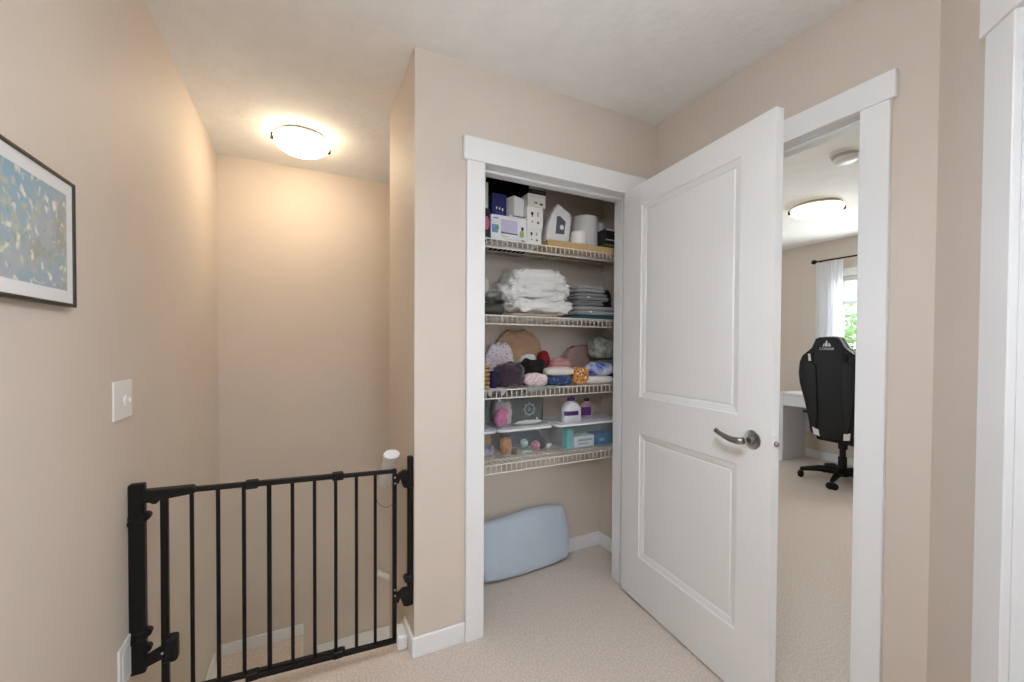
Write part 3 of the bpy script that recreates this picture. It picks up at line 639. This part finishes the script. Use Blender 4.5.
lump('white_cloth','white folded cloth behind the black knit cloth','cloth',mat('cloth_white',(222,218,214),.95,bump=.5,bscale=150), 520,538,354,S3,1.950,.050,.7,.5,.004,20,56)
lump('red_cloth','dark red cloth corner beside the white folded cloth','cloth',mat('cloth_red',(136,26,34),.95,bump=.5,bscale=150), 539.5,550,351,S3,1.950,.055,.7,.5,.005,20,57)
lump('pink_dotted_cloth','pale pink spotted cloth rolled at the shelf front','cloth',spots('pink_dots',(222,200,200),[(170,110,120),(236,228,224)],75,.25), 526,548,373,S3,1.797,.055,.75,.5,.005,20,58)
lump('red_striped_cloth','red and pink striped cloth in the pile middle','cloth',mat('cloth_redpink',(150,36,44),.95,rgb2=(220,180,176),vscale=14,stretch=(.3,.3,3)), 551,572,358,S3,1.88,.06,.7,.5,.008,20,59)
z_ = Z(560,375.5,1.80)
lump('navy_dotted_cloth','navy folded cloth with pale dotted hem','cloth',spots('navy_dots',(48,66,110),[(190,200,190)],80,.2), 548,572,375.5,S3,1.795,.072,.6,.4,.004,15,60,zt=z_)
lump('cream_cloth','cream folded cloth resting on the navy dotted cloth','cloth',mat('cloth_cream',(222,214,204),.95,bump=.5,bscale=150), 547,574,367,z_-.002,1.797,.065,.7,.45,.004,15,61)
lump('mauve_cloth','dusty pink folded cloth leaning at the back','cloth',mat('cloth_mauve',(166,136,130),.95,bump=.5,bscale=150), 565,597,346,S3,2.005,.072,.65,.4,.010,14,162,rot=.08,nu=60,nv=26)
lump('grey_knit_cloth','grey green folded knit stacked at the shelf right','cloth',mat('cloth_sage',(140,144,132),.95,rgb2=(104,106,98),vscale=40,bump=.7,bscale=150), 594,620,347,S3+.077,1.89,.09,.7,.4,.005,22,63,zt=S3+.128)
lump('light_knit_cloth','pale grey green knit topping the shelf right stack','cloth',mat('cloth_sagelight',(168,170,158),.95,rgb2=(130,132,122),vscale=40,bump=.7,bscale=150), 594,622,338,S3+.132,1.885,.10,.6,.45,.011,30,164,nu=60,nv=26)
lump('maroon_cloth','maroon folded cloth under the grey green knit','cloth',mat('cloth_maroon',(110,28,36),.95,bump=.5,bscale=150), 594,620,359,S3,1.89,.09,.6,.4,.004,20,65,zt=S3+.075)
lump('orange_print_cloth','orange and white animal-print cloth at the shelf front','cloth',spots('orange_print',(206,140,66),[(226,216,204),(90,56,44)],48,.3), 573,589,367,S3,1.797,.066,.7,.5,.005,15,66)
z_ = Z(600,376,1.80)
lump('white_pouch_cloth','white soft cloth bundle below the blue printed cloth','cloth',mat('cloth_white',(222,218,214)), 586,614,372,S3,1.797,.075,.75,.5,.005,12,67,zt=z_)
lump('blue_print_cloth','royal blue and white printed cloth on white bundle','cloth',mat('cloth_blueprint',(36,66,160),.9,rgb2=(214,220,234),vscale=16,bump=.4,bscale=150), 586,615,362.5,z_+.001,1.797,.08,.75,.5,.006,15,68)
# thin white cloth draped over the lip
def drape(name, label, px0, px1, py0, py1, m, seed):
    bm = bmesh.new(); n, k = 16, 8; rows = []
    for i in range(n+1):
        row = []
        for j in range(k+1):
            u, v = i/n, j/k; p = at_y(px0+(px1-px0)*u, 389, SF)
            hang = (.008+.034*abs(noise.noise(Vector((u*3+seed,0,0))))*1.6)*v
            y = SF-.007-.002*math.sin(u*14+seed) if v > .25 else SF-.007+(.25-v)*.28
            row.append(bm.verts.new((p.x, y, SZ[2]+.007-(hang if v > .25 else 0)+.002*noise.noise(Vector((u*9,v*3,seed))))))
        rows.append(row)
    for i in range(n):
        for j in range(k): bm.faces.new((rows[i][j],rows[i+1][j],rows[i+1][j+1],rows[i][j+1]))
    bmesh.ops.solidify(bm, geom=bm.faces[:], thickness=.0015)
    c = rows[n//2][k//2].co.copy()
    tag(link(name, bm, m, None, c, True), label, 'cloth')
drape('draped_cloth','thin white cloth edge hanging over the shelf lip',486,506,388,399,mat('cloth_white',(222,218,214)),1)
drape('draped_cloth','thin pale green cloth edge hanging over the shelf lip',526,556,388,397,mat('cloth_palegreen',(200,206,196),.95),4)

# fourth shelf: clear tubs
S4 = SZ[3]+.003
TUB = clear('tub_plastic',(225,232,234),.075,.08)
TUBB = clear('tub_plastic_blue',(190,222,230),.10,.08)
LID = mat('lid_white',(232,232,234),.35)
def tub(label, m, x0,x1,y0,y1,z0,z1, lid=True, lidm=LID, over=.007, group='clear storage tubs on the lowest shelf'):
    t = Thing('storage_tub', ((x0+x1)/2,(y0+y1)/2,z0), label, 'storage tub', group)
    bm = bmesh.new(); k = .012; w = .0025
    def loop(x0,x1,y0,y1,z,c=.018):
        return [bm.verts.new(p+(z,)) for p in ((x0+c,y0),(x1-c,y0),(x1,y0+c),(x1,y1-c),(x1-c,y1),(x0+c,y1),(x0,y1-c),(x0,y0+c))]
    A = loop(x0+k,x1-k,y0+k,y1-k,z0); B = loop(x0,x1,y0,y1,z1); C = loop(x0+w,x1-w,y0+w,y1-w,z1); D = loop(x0+k+w,x1-k-w,y0+k+w,y1-k-w,z0+w)
    for P, Q in ((A,B),(B,C),(C,D)):
        for j in range(8): bm.faces.new((P[j],P[(j+1)%8],Q[(j+1)%8],Q[j]))
    bm.faces.new(A[::-1]); bm.faces.new(D)
    t.part('tub_body', bm, m, 30)
    rim = bmesh.new(); tube(rim, [v for v in [(x0+.018,y0-.002,z1-.004),(x1-.018,y0-.002,z1-.004),(x1+.002,y0+.018,z1-.004),(x1+.002,y1-.018,z1-.004),(x1-.018,y1+.002,z1-.004),(x0+.018,y1+.002,z1-.004),(x0-.002,y1-.018,z1-.004),(x0-.002,y0+.018,z1-.004)]], .0035, 6, closed=True)
    t.part('rim', rim, m, True)
    if lid:
        lb = bmesh.new(); o = over
        prism(lb, [(x0-o+.02,y0-o),(x1+o-.02,y0-o),(x1+o,y0-o+.02),(x1+o,y1+o-.02),(x1+o-.02,y1+o),(x0-o+.02,y1+o),(x0-o,y1+o-.02),(x0-o,y0-o+.02)], z1, z1+.013, bev=.003)
        bx(lb, x0+.02,x1-.02,y0+.02,y1-.02,z1+.013,z1+.0155,bev=.001)
        t.part('lid', lb, lidm)
    return t
YT = 1.865
ztl = Z(525,427,YT)-.004
xm0, xm1 = X(500,YT,445), X(552,YT,445)
tub('lower clear tub of toys under the flower tub', TUB, xm0,xm1,YT,2.07,S4,ztl-.013)
tub('lower clear tub with brown and purple things beside the toy tub', TUB, XC+TH+.03,X(496.5,YT,445),YT,2.07,S4,ztl-.013)
YU = 1.875; zu = ztl+.0035
tub('upper clear tub with pink flowers and black ring-emblem case', TUB, X(494.5,YU,410),X(546,YU,410),YU,2.06,zu,Z(520,391,YU)-.012, lid=False)
tub('upper clear empty-looking tub above the purple-things tub', TUB, XC+TH+.035,X(493,YU,410),YU,2.06,zu,Z(488,396,YU)-.004, lid=False)
ztr = Z(585,421,1.84)-.006
tub('long clear blue tub under the two bottles', TUBB, X(559,1.84,437),X(613,1.84,437)+.07,1.84,2.07,S4,ztr-.013, over=.016)
def inside(name, label, cat, m, bmf, loc, group=None): return tag(link(name, bmf, m, None, loc, True), label, cat, group)
# toys in the lower tub
def ball(name,label,m,px,py,Y,r,cat='toy ball',group=None,sq=1):
    p = at_y(px,py,Y); bm = bmesh.new(); bmesh.ops.create_uvsphere(bm, u_segments=20, v_segments=12, radius=r)
    for v in bm.verts:
        v.co *= 1+.03*noise.noise(v.co*60); v.co.z *= sq; v.co += p
    return tag(link(name, bm, m, None, p, True), label, cat, group)
def lumpat(name,label,cat,m,px0,px1,pyt,z0,Y,d,seed,e1=.8,e2=.6,amp=.006,fr=20): return lump(name,label,cat,m,px0,px1,pyt,z0,Y,d,e1,e2,amp,fr,seed)
z4 = S4+.004
lumpat('orange_doll','orange and brown soft doll inside the toy tub','toy',mat('toy_orange',(180,104,52),.9,rgb2=(196,150,92),vscale=30), 502,513,438,z4,1.885,.06,71)
lumpat('dark_red_toy','dark red soft toy behind the orange doll','toy',mat('toy_red',(96,30,28),.9), 499.5+2,509,431,z4,1.955,.05,72)
lumpat('yellow_green_toy','small olive yellow toy beside the orange doll','toy',mat('toy_olive',(120,116,40),.8,rgb2=(40,40,24),vscale=50), 513.5,518,448,z4,1.885,.03,73)
lumpat('slate_bag','slate blue cloth bag filling the toy tub rear','bag',mat('toy_slate',(52,70,86),.7,bump=.5,bscale=40,var=.2,vscale=20), 508,542,429,z4,1.985,.06,74)
ball('mint_ball','mint and white toy ball in the toy tub',spots('mint_ball',(150,200,190),[(236,240,236)],40,.4),524,443,1.93,.022)
ball('pink_ball','pink spotted toy ball in the toy tub',spots('pink_ball',(200,120,150),[(226,180,190)],60,.3),535.5,445,1.93,.025)
lumpat('dark_toy','dark purple toy at the toy tub right end','toy',mat('toy_dark',(50,40,56),.8), 539.5,547,439,z4,1.925,.04,75)
lumpat('white_toy_block','small white rounded toy block in the toy tub','toy',mat('toy_white',(214,208,214),.6), 546.5,551,443,z4,1.92,.03,76,e1=.5,e2=.4)
lumpat('pale_dotted_toy','pale green dotted cloth toy at toy tub front','toy',spots('toy_mint',(196,212,200),[(130,150,140)],90,.3), 523,534,451.5,z4,1.885,.03,77)
lumpat('brown_pouch','brown cloth pouch in the left end tub','pouch',mat('toy_brown',(164,134,92),.9,var=.1), 470,492,432,z4+.045,1.90,.07,78)
lumpat('purple_toy','purple and lilac toy pieces in the left end tub','toy',mat('toy_purple',(84,74,110),.8,rgb2=(180,176,196),vscale=30), 470,495,446,z4,1.885,.08,79)
# flowers and case in the upper tub
zu2 = zu+.004
lumpat('pink_flower','bright pink artificial flower in the upper tub','flower',mat('flower_pink',(206,92,150),.9,var=.25,vscale=40,bump=1,bscale=60), 497,508,409,zu2,1.895,.05,81,amp=.012,fr=30)
lumpat('cream_flower','cream artificial flower beside the pink flower','flower',mat('flower_cream',(214,196,190),.9,var=.12,vscale=40,bump=1,bscale=60), 504,514,402,zu2,1.935,.05,82,amp=.010,fr=30)
lumpat('grey_flower','grey white artificial flower above the pink flower','flower',mat('flower_grey',(190,180,186),.9,var=.2,vscale=40,bump=1,bscale=60), 495.5,503,397,zu2,1.955,.05,83,amp=.012,fr=30)
xa, xb = X(514,1.91,410), X(543,1.91,410)
ec = carton('emblem_case','black case with pale ring emblem in upper tub','case',mat('case_black',(16,19,19),.6), xa,xb,1.91,1.96,zu2+.012,Z(528,399,1.91))
hh = Z(528,399,1.91)-zu2-.012
rb = bmesh.new(); tube(rb, [(.004+.028*math.cos(a*math.pi/12),-.0258,hh*.55+.028*math.sin(a*math.pi/12)) for a in range(24)], .0042, 6, closed=True)
for k in range(8):
    a = k*math.pi/4; tube(rb, [(.004+.028*math.cos(a),-.0258,hh*.55+.028*math.sin(a)),(.004+.040*math.cos(a),-.0258,hh*.55+.040*math.sin(a))], .0022, 5)
ec.part('ring_emblem', rb, ink((150,158,156)), True)
ec.part('emblem_dot', lathe(bmesh.new(), [(.010,-.0262),(.010,-.0248)], (.004,0,hh*.55), 14, 'Y'), ink((110,118,118)))
ec.part('corner_mark', box(.045,.055,-.0256,-.0249,hh*.08,hh*.18), ink((214,214,214)))
lumpat('white_tissue','white crumpled tissue under the emblem case','tissue',mat('cloth_white',(222,218,214)), 514,543,419,zu+.002,1.90,.07,84,amp=.003)
# contents of the blue tub
zb = S4+.004
carton('teal_packet','teal packet standing inside the long blue tub','packet',mat('packet_teal',(110,190,190),.5), X(567,1.875,440),X(573,1.875,440),1.875,1.93,zb,Z(570,429,1.875))
carton('white_packet','white printed packet inside the long blue tub','packet',mat('packet_white',(222,222,222),.5), X(574,1.875,440),X(594,1.875,440),1.875,1.95,zb,Z(584,436,1.875), prints=((.02,.10,.05,.95,(236,236,240)),(.2,.9,.55,.75,(150,160,170)),(.2,.7,.25,.4,(170,176,182))))
carton('blue_packet','royal blue packet inside the long blue tub','packet',mat('packet_blue',(46,92,160),.5,rgb2=(60,130,180),vscale=20), X(595,1.875,438),X(614,1.875,438),1.875,1.95,zb,Z(604,433,1.875), prints=((.2,.5,.3,.6,(130,180,210),'o'),))
# bottles on its lid
def bottle(label, px, py0, pyb, Y, w, d, m, capm, lab, zb):
    x = X(px,Y,410); h = Z(px,py0,Y)-zb
    t = Thing('bottle', (x,Y,zb), label, 'bottle', None)
    bm = bmesh.new(); prof = [(.92,0),(1,.02),(1,.60),(.86,.74),(.52,.86),(.32,.90),(.30,.97)]
    rings = []
    for s, v in prof:
        ring = []
        for j in range(24):
            a = 2*math.pi*j/24; ca, sa = math.cos(a), math.sin(a); e = .6 if v < .8 else 1
            ring.append(bm.verts.new((x+w/2*s*math.copysign(abs(ca)**e,ca), Y+d/2*(s if v < .8 else s*w/d)*math.copysign(abs(sa)**e,sa), zb+v*h)))
        rings.append(ring)
    for A, B in zip(rings, rings[1:]):
        for j in range(24): bm.faces.new((A[j],A[(j+1)%24],B[(j+1)%24],B[j]))
    bm.faces.new(rings[0][::-1]); bm.faces.new(rings[-1])
    t.part('body', bm, m, 50)
    t.part('cap', lathe(bmesh.new(), [(w*.19,zb+h*.95),(w*.19,zb+h*1.10),(w*.16,zb+h*1.12)], (x,Y,0), 20), capm, 40)
    bm = bmesh.new()
    v0, v1, ul, c = lab
    ring0, ring1 = [], []
    for j in range(13):
        a = math.pi + math.pi*(ul[0]+(ul[1]-ul[0])*j/12); ca, sa = math.cos(a), math.sin(a); q = 1.02
        p = (x+w/2*q*math.copysign(abs(ca)**.6,ca), Y+d/2*q*math.copysign(abs(sa)**.6,sa))
        ring0.append(bm.verts.new(p+(zb+v0*h,))); ring1.append(bm.verts.new(p+(zb+v1*h,)))
    for j in range(12): bm.faces.new((ring0[j],ring0[j+1],ring1[j+1],ring1[j]))
    t.part('label', bm, ink(c), True)
    return t
zl = ztr+.003
bw = X(579.5,1.885,410)-X(562.5,1.885,410)
PURP = mat('cap_purple',(60,28,92),.4)
bottle('white plastic jug with a dark purple label on the tub lid', 571, 399.5, 421, 1.885, bw, .06, mat('jug_white',(228,226,232),.35), PURP, (.30,.50,(.10,.60),(70,30,100)), zl)
bottle('pink and purple bottle beside the white jug', 586.5, 400, 419, 1.965, bw*.72, .05, mat('bottle_pink',(186,150,170),.4,rgb2=(206,180,190),vscale=20), PURP, (.12,.62,(.05,.55),(96,44,120)), zl)

# floor pad
q = [(484,585),(570,557)]
pb = bmesh.new()
PADM = mat('pad_blue',(198,210,222),.95,bump=.5,bscale=180,sheen=.4,var=.02,vscale=8)
pad_w, pad_h, pad_t = .61, .335, .07
rows = []; NU, NV = 40, 22
def padpt(u, v, s):
    e = .32; ang = None
    x = (u*2-1); z = (v*2-1)
    # rounded rectangle: squircle mapping
    X_ = x*math.sqrt(1-.24*z*z*abs(x)**2); Z_ = z*math.sqrt(1-.24*x*x*abs(z)**2)
    edge = max(0, 1-max(abs(x),abs(z))**6)
    th = pad_t*.5*edge**.5*(1+.12*noise.noise(Vector((x*2,z*2,s))))
    wob = .008*noise.noise(Vector((x*2.2,z*2.2,5)))
    return Vector((X_*pad_w/2+wob, s*th, pad_h/2+Z_*pad_h/2+.006*math.sin(x*3.4)*(z+1)/2+.004*noise.noise(Vector((x*4,3,z)))*(1-z)/2))
for s in (-1,1):
    g = [[pb.verts.new(padpt(i/NU,j/NV,s)) for j in range(NV+1)] for i in range(NU+1)]
    for i in range(NU):
        for j in range(NV): pb.faces.new((g[i][j],g[i+1][j],g[i+1][j+1],g[i][j+1]))
bmesh.ops.remove_doubles(pb, verts=pb.verts[:], dist=.0006)
MP = Matrix.Translation((1.092,1.988,.004)) @ Matrix.Rotation(math.radians(4), 4, 'Z') @ Matrix.Rotation(math.radians(-9), 4, 'X')
for v in pb.verts: v.co = MP @ v.co
for v in pb.verts: v.co.z = max(v.co.z, .001)
tag(link('foam_pad', pb, PADM, None, (1.075,2.03,0), True), 'pale blue rounded foam pad leaning on the closet wall', 'pad')

# ================================================================== OFFICE
# desk
DX0, DX1, DY0, DY1 = 4.70, 5.15, 1.35, 2.79
WH = mat('desk_white',(228,228,230),.4)
dk = Thing('desk', ((DX0+DX1)/2,(DY0+DY1)/2,0), 'white desk under the office window behind the chair', 'desk')
dk.part('desktop', box(DX0,DX1,DY0,DY1,.735,.762,bev=.002), WH)
dk.part('side_panel', box(DX0+.005,DX1,DY1-.042,DY1-.005,0,.735,bev=.002), WH)
dk.part('side_panel', box(DX0+.005,DX1,DY0+.005,DY0+.042,0,.735,bev=.002), WH)
dr = dk.part('drawer', box(DX0+.004,DX1-.08,DY1-.72,DY1-.044,.62,.732,bev=.002), WH)
dr = dk.part('drawer', box(DX0+.004,DX1-.08,DY0+.044,DY1-.725,.62,.732,bev=.002), WH)
dk.part('back_rail', box(DX1-.03,DX1-.012,DY0+.044,DY1-.044,.30,.62), WH)
mo = Thing('monitor', (5.0,1.95,.763), 'black computer monitor on the white desk', 'monitor')
mo.part('foot', lathe(bmesh.new(), [(.11,.7635),(.11,.772),(.03,.780)], (5.02,2.0,0), 24), BLACKP, 40)
mo.part('stem', box(5.03,5.055,1.975,2.025,.77,1.00,bev=.004), BLACKP)
mo.part('screen_shell', box(4.99,5.03,1.68,2.35,.87,1.245,bev=.006), BLACKP)
mo.part('screen', box(4.988,4.9905,1.69,2.34,.885,1.232), mat('screen_black',(8,8,10),.15))
# gaming chair: local +x forward, +y left
ch = Thing('gaming_chair', (4.46,2.005,0), 'black racing-style gaming chair with white piping at the desk', 'chair', local=True, rz=math.radians(-6))
LEATH = mat('chair_black',(15,15,16),.5,bump=.25,bscale=220,spec=.35); WPIP = mat('chair_white',(226,224,222),.5)
def back_pt(s, z):   # reclined shell
    return -.235 - (z-.45)*.10
OUT = [(.0,1.352),(.060,1.350),(.088,1.338),(.104,1.30),(.125,1.255),(.165,1.220),(.205,1.185),(.232,1.12),(.246,1.02),(.242,.93),(.225,.84),(.205,.74),(.186,.62),(.172,.50),(.160,.455),(.12,.442),(0,.438)]
OUT = [(a*1.10,c) for a,c in OUT]
full = OUT + [(-a,c) for a,c in OUT[-2:0:-1]]
def shell(outline, off0, off1, bev):
    bm = bmesh.new(); A = [bm.verts.new((back_pt(s,z)+off0, s, z)) for s,z in outline]; B = [bm.verts.new((back_pt(s,z)+off1, s, z)) for s,z in outline]
    n = len(outline); fa = bm.faces.new(A); fb_ = bm.faces.new(B[::-1])
    for i in range(n): bm.faces.new((A[i],B[i],B[(i+1)%n],A[(i+1)%n]))
    bmesh.ops.recalc_face_normals(bm, faces=bm.faces[:])
    bmesh.ops.bevel(bm, geom=list(fa.edges)+list(fb_.edges), offset=bev, segments=3, affect='EDGES', profile=.5)
    return bm
bk = ch.part('backrest', shell(full, -.025, .055, .016), LEATH, 50)
pip = tube(bmesh.new(), [(back_pt(s,z)+.050, s*1.012, .9+(z-.9)*1.006) for s,z in full], .006, 6, closed=True)
ch.part('piping', pip, WPIP, True, parent=bk, label='white piping around backrest edge')
# side bolsters and centre panel on the rear
for s in (-1,1):
    pts = [(.10,1.10),(.16,1.13),(.205,1.10),(.222,1.0),(.212,.88),(.19,.74),(.165,.58),(.13,.50),(.11,.60),(.10,.85)]
    ch.part('rear_bolster', shell([(s*a,c) for a,c in pts], -.034, -.020, .006), LEATH, 50, parent=bk)
    hole = [(.115,1.155),(.165,1.165),(.180,1.205),(.120,1.235)]
    ch.part('belt_slot', shell([(s*(a),c-.02) for a,c in hole], -.0275, -.020, .001), mat('slot_black',(8,8,8),.8), parent=bk)
    ch.part('strap', shell([(s*.150+d,c) for d,c in ((-.011,1.135),(.011,1.135),(.013,1.20),(-.009,1.20))], -.031, -.026, .001), WPIP if s > 0 else mat('slot_black',(8,8,8)), parent=bk)
    ch.part('corner_patch', shell([(s*a,c) for a,c in ((.100,.445),(.150,.455),(.160,.52),(.105,.505))], -.032, .058, .004), WPIP, parent=bk, label='white lower corner patch')
# emblem and lettering on the head of the backrest
def sail(pts): return shell([(-a,1.268+c) for a,c in pts], -.0272, -.0245, .0002)
for pts in ([(-.034,0),(-.020,0),(-.016,.030),(-.024,.022)],[(-.014,0),(.010,0),(.006,.056),(-.006,.040),(-.012,.020)],[(.014,0),(.036,0),(.030,.020),(.020,.034),(.014,.016)]):
    ch.part('emblem', sail(pts), WPIP, parent=bk)
cu = bpy.data.curves.new('lettering', 'FONT'); cu.body = 'CORSAIR'; cu.size = .030; cu.align_x = 'CENTER'; cu.extrude = .0008
to = bpy.data.objects.new('tmp', cu); COL.objects.link(to); dg = bpy.context.evaluated_depsgraph_get(); dg.update()
me = bpy.data.meshes.new_from_object(to.evaluated_get(dg)); bpy.data.objects.remove(to)
bm = bmesh.new(); bm.from_mesh(me)
for v in bm.verts: v.co = Vector((back_pt(0,1.24+v.co.y)-.0262-v.co.z*.5, -v.co.x, 1.237+v.co.y))
ch.part('lettering', bm, WPIP, parent=bk)
ch.part('side_knob', tube(bmesh.new(), [(-.27,.225,.96),(-.27,.258,.96)], .018, 12), BLACKP, 40)
bm = bmesh.new(); soft(bm, (.04,0,.43), .54,.52,.12,.45,.35,.004,8,91); ch.part('seat', bm, LEATH, True)
for s in (-1,1):
    bm = bmesh.new(); tube(bm, [(0,s*.24,.42),(-.02,s*.29,.44),(-.02,s*.30,.62)], .018, 10); ch.part('arm_post', bm, BLACKP, 50)
    ch.part('armrest', box(-.14,.12,s*.30-.045,s*.30+.045,.62,.65,bev=.012,seg=3), BLACKP)
ch.part('seat_plate', box(-.13,.15,-.12,.12,.385,.435,bev=.01), BLACKP)
ch.part('recline_bracket', prism(bmesh.new(), [(-.26,.50),(-.22,.50),(-.10,.42),(-.10,.39),(-.20,.40)], -.16, .16, 'XZ'), BLACKP)
BO = .06
ch.part('gas_column', lathe(bmesh.new(), [(.034,.09),(.034,.24),(.024,.245),(.024,.31),(.036,.315),(.036,.39)], (0,BO,0), n=20), BLACKP, 40)
ch.part('hub', lathe(bmesh.new(), [(.05,.065),(.058,.085),(.052,.125),(.036,.145)], (0,BO,0), n=20), BLACKP, 40)
a0 = math.atan2(.325,-.19)+math.radians(6)
for k in range(5):
    a = a0+k*2*math.pi/5; ca, sa = math.cos(a), math.sin(a)
    bm = bmesh.new(); tube(bm, [(ca*.03,BO+sa*.03,.105),(ca*.18,BO+sa*.18,.105),(ca*.30,BO+sa*.30,.083),(ca*.325,BO+sa*.325,.078)], [.034,.028,.020,.016], 10); lg = ch.part('base_arm', bm, BLACKP, 50)
    cm = bmesh.new()
    for o_ in (-.016,.016):
        c = Vector((ca*.318-sa*o_, BO+sa*.318+ca*o_, .031)); M = Matrix.Translation(c) @ Matrix.Rotation(a+math.pi/2+.9+k*1.3, 4, 'Z')
        lathe(cm, [(.020,-.011),(.030,-.009),(.031,.009),(.020,.011)], n=18, axis='X', M=M)
    ch.part('caster', cm, BLACKP, 40, parent=lg)
# curtain
def curtain(label, y0, y1, z0, z1, xc, seed):
    t = Thing('curtain', (xc,(y0+y1)/2,z0), label, 'curtain', 'sheer window curtains')
    bm = bmesh.new(); n = 72; rows = []; m = 10
    for i in range(n+1):
        u = i/n; row = []
        for j in range(m+1):
            v = j/m; amp = .010+.018*(1-v)
            y = y0+(y1-y0)*u + .008*math.sin(u*40+v*2+seed)
            row.append(bm.verts.new((xc+amp*math.sin(u*46+seed+.5*math.sin(v*3))+.006*math.sin(u*17), y, z0+(z1-z0)*v)))
        rows.append(row)
    for i in range(n):
        for j in range(m): bm.faces.new((rows[i][j],rows[i+1][j],rows[i+1][j+1],rows[i][j+1]))
    t.part('fabric', bm, sheer, True)
sheer = mat('sheer_white',(246,246,248),.9); N = sheer.node_tree.nodes; L = sheer.node_tree.links
tr = N.new('ShaderNodeBsdfTranslucent'); tr.inputs[0].default_value = (.95,.96,1,1); tp = N.new('ShaderNodeBsdfTransparent'); m1 = N.new('ShaderNodeMixShader'); m2 = N.new('ShaderNodeMixShader')
m1.inputs[0].default_value = .55; m2.inputs[0].default_value = .12; L.new(N['Principled BSDF'].outputs[0], m1.inputs[1]); L.new(tr.outputs[0], m1.inputs[2]); L.new(m1.outputs[0], m2.inputs[1]); L.new(tp.outputs[0], m2.inputs[2]); L.new(m2.outputs[0], N['Material Output'].inputs[0])
curtain('sheer white curtain hanging beside the trees seen through the window', 2.385, 2.65, .80, 2.20, 5.105, 0)
curtain('sheer white curtain drawn to the far end of window', 1.04, 1.32, .80, 2.20, 5.105, 2)
cr = Thing('curtain_rod', (5.105,1.88,2.215), 'dark curtain rod with round finials above office window', 'curtain rod')
cr.part('rod', tube(bmesh.new(), [(5.105,.98,2.215),(5.105,2.64,2.215)], .009, 10), RUBBER, 40)
for y, s in ((2.64,1),(.98,-1)):
    cr.part('finial', lathe(bmesh.new(), [(.009,0),(.015,.006*s),(.024,.022*s),(.026,.034*s),(.018,.050*s),(.006,.056*s)], (5.105,y,2.215), 16, 'Y'), RUBBER, True)
for y in (2.61,1.05): cr.part('bracket', tube(bmesh.new(), [(5.105,y,2.212),(5.15,y,2.205),(XW,y,2.205)], .007, 8), RUBBER, True)
# tree outside
tr_ = Thing('tree', (9.6,4.1,-2.8), 'leafy green tree outside the office window', 'tree')
tr_.part('trunk', tube(bmesh.new(), [(9.6,4.1,-2.8),(9.62,4.12,-.8),(9.58,4.08,1.4)], [.16,.12,.05], 10), mat('bark',(92,76,60),.95,bump=1,bscale=40), True)
bm = bmesh.new()
for k in range(6500):
    u = Vector((random.gauss(0,1),random.gauss(0,1),random.gauss(0,1))).normalized()*random.random()**.4
    c = Vector((9.6,4.1,.55))+Vector((u.x*1.2,u.y*2.3,u.z*1.65)); a = Vector((random.gauss(0,1),random.gauss(0,1),random.gauss(0,.6))).normalized(); w = a.orthogonal().normalized(); s = random.uniform(.05,.10)
    q4 = [c-a*s, c+w*s*.45, c+a*s, c-w*s*.45]; bm.faces.new([bm.verts.new(p) for p in q4])
me = bpy.data.meshes.new('foliage'); bm.to_mesh(me); bm.free(); me.materials.append(mat('leaves',(104,150,70),.7,rgb2=(150,188,100),vscale=6))
fo = bpy.data.objects.new('foliage', me); COL.objects.link(fo); fo.parent = tr_.root; fo.location = (-9.6,-4.1,2.8); fo['kind'] = 'stuff'
struct('ground', box(5.6,40,-20,30,-3,-2.8), mat('lawn',(96,120,64),.95,var=.1,vscale=3), 'green lawn outside below the office window', 'ground')
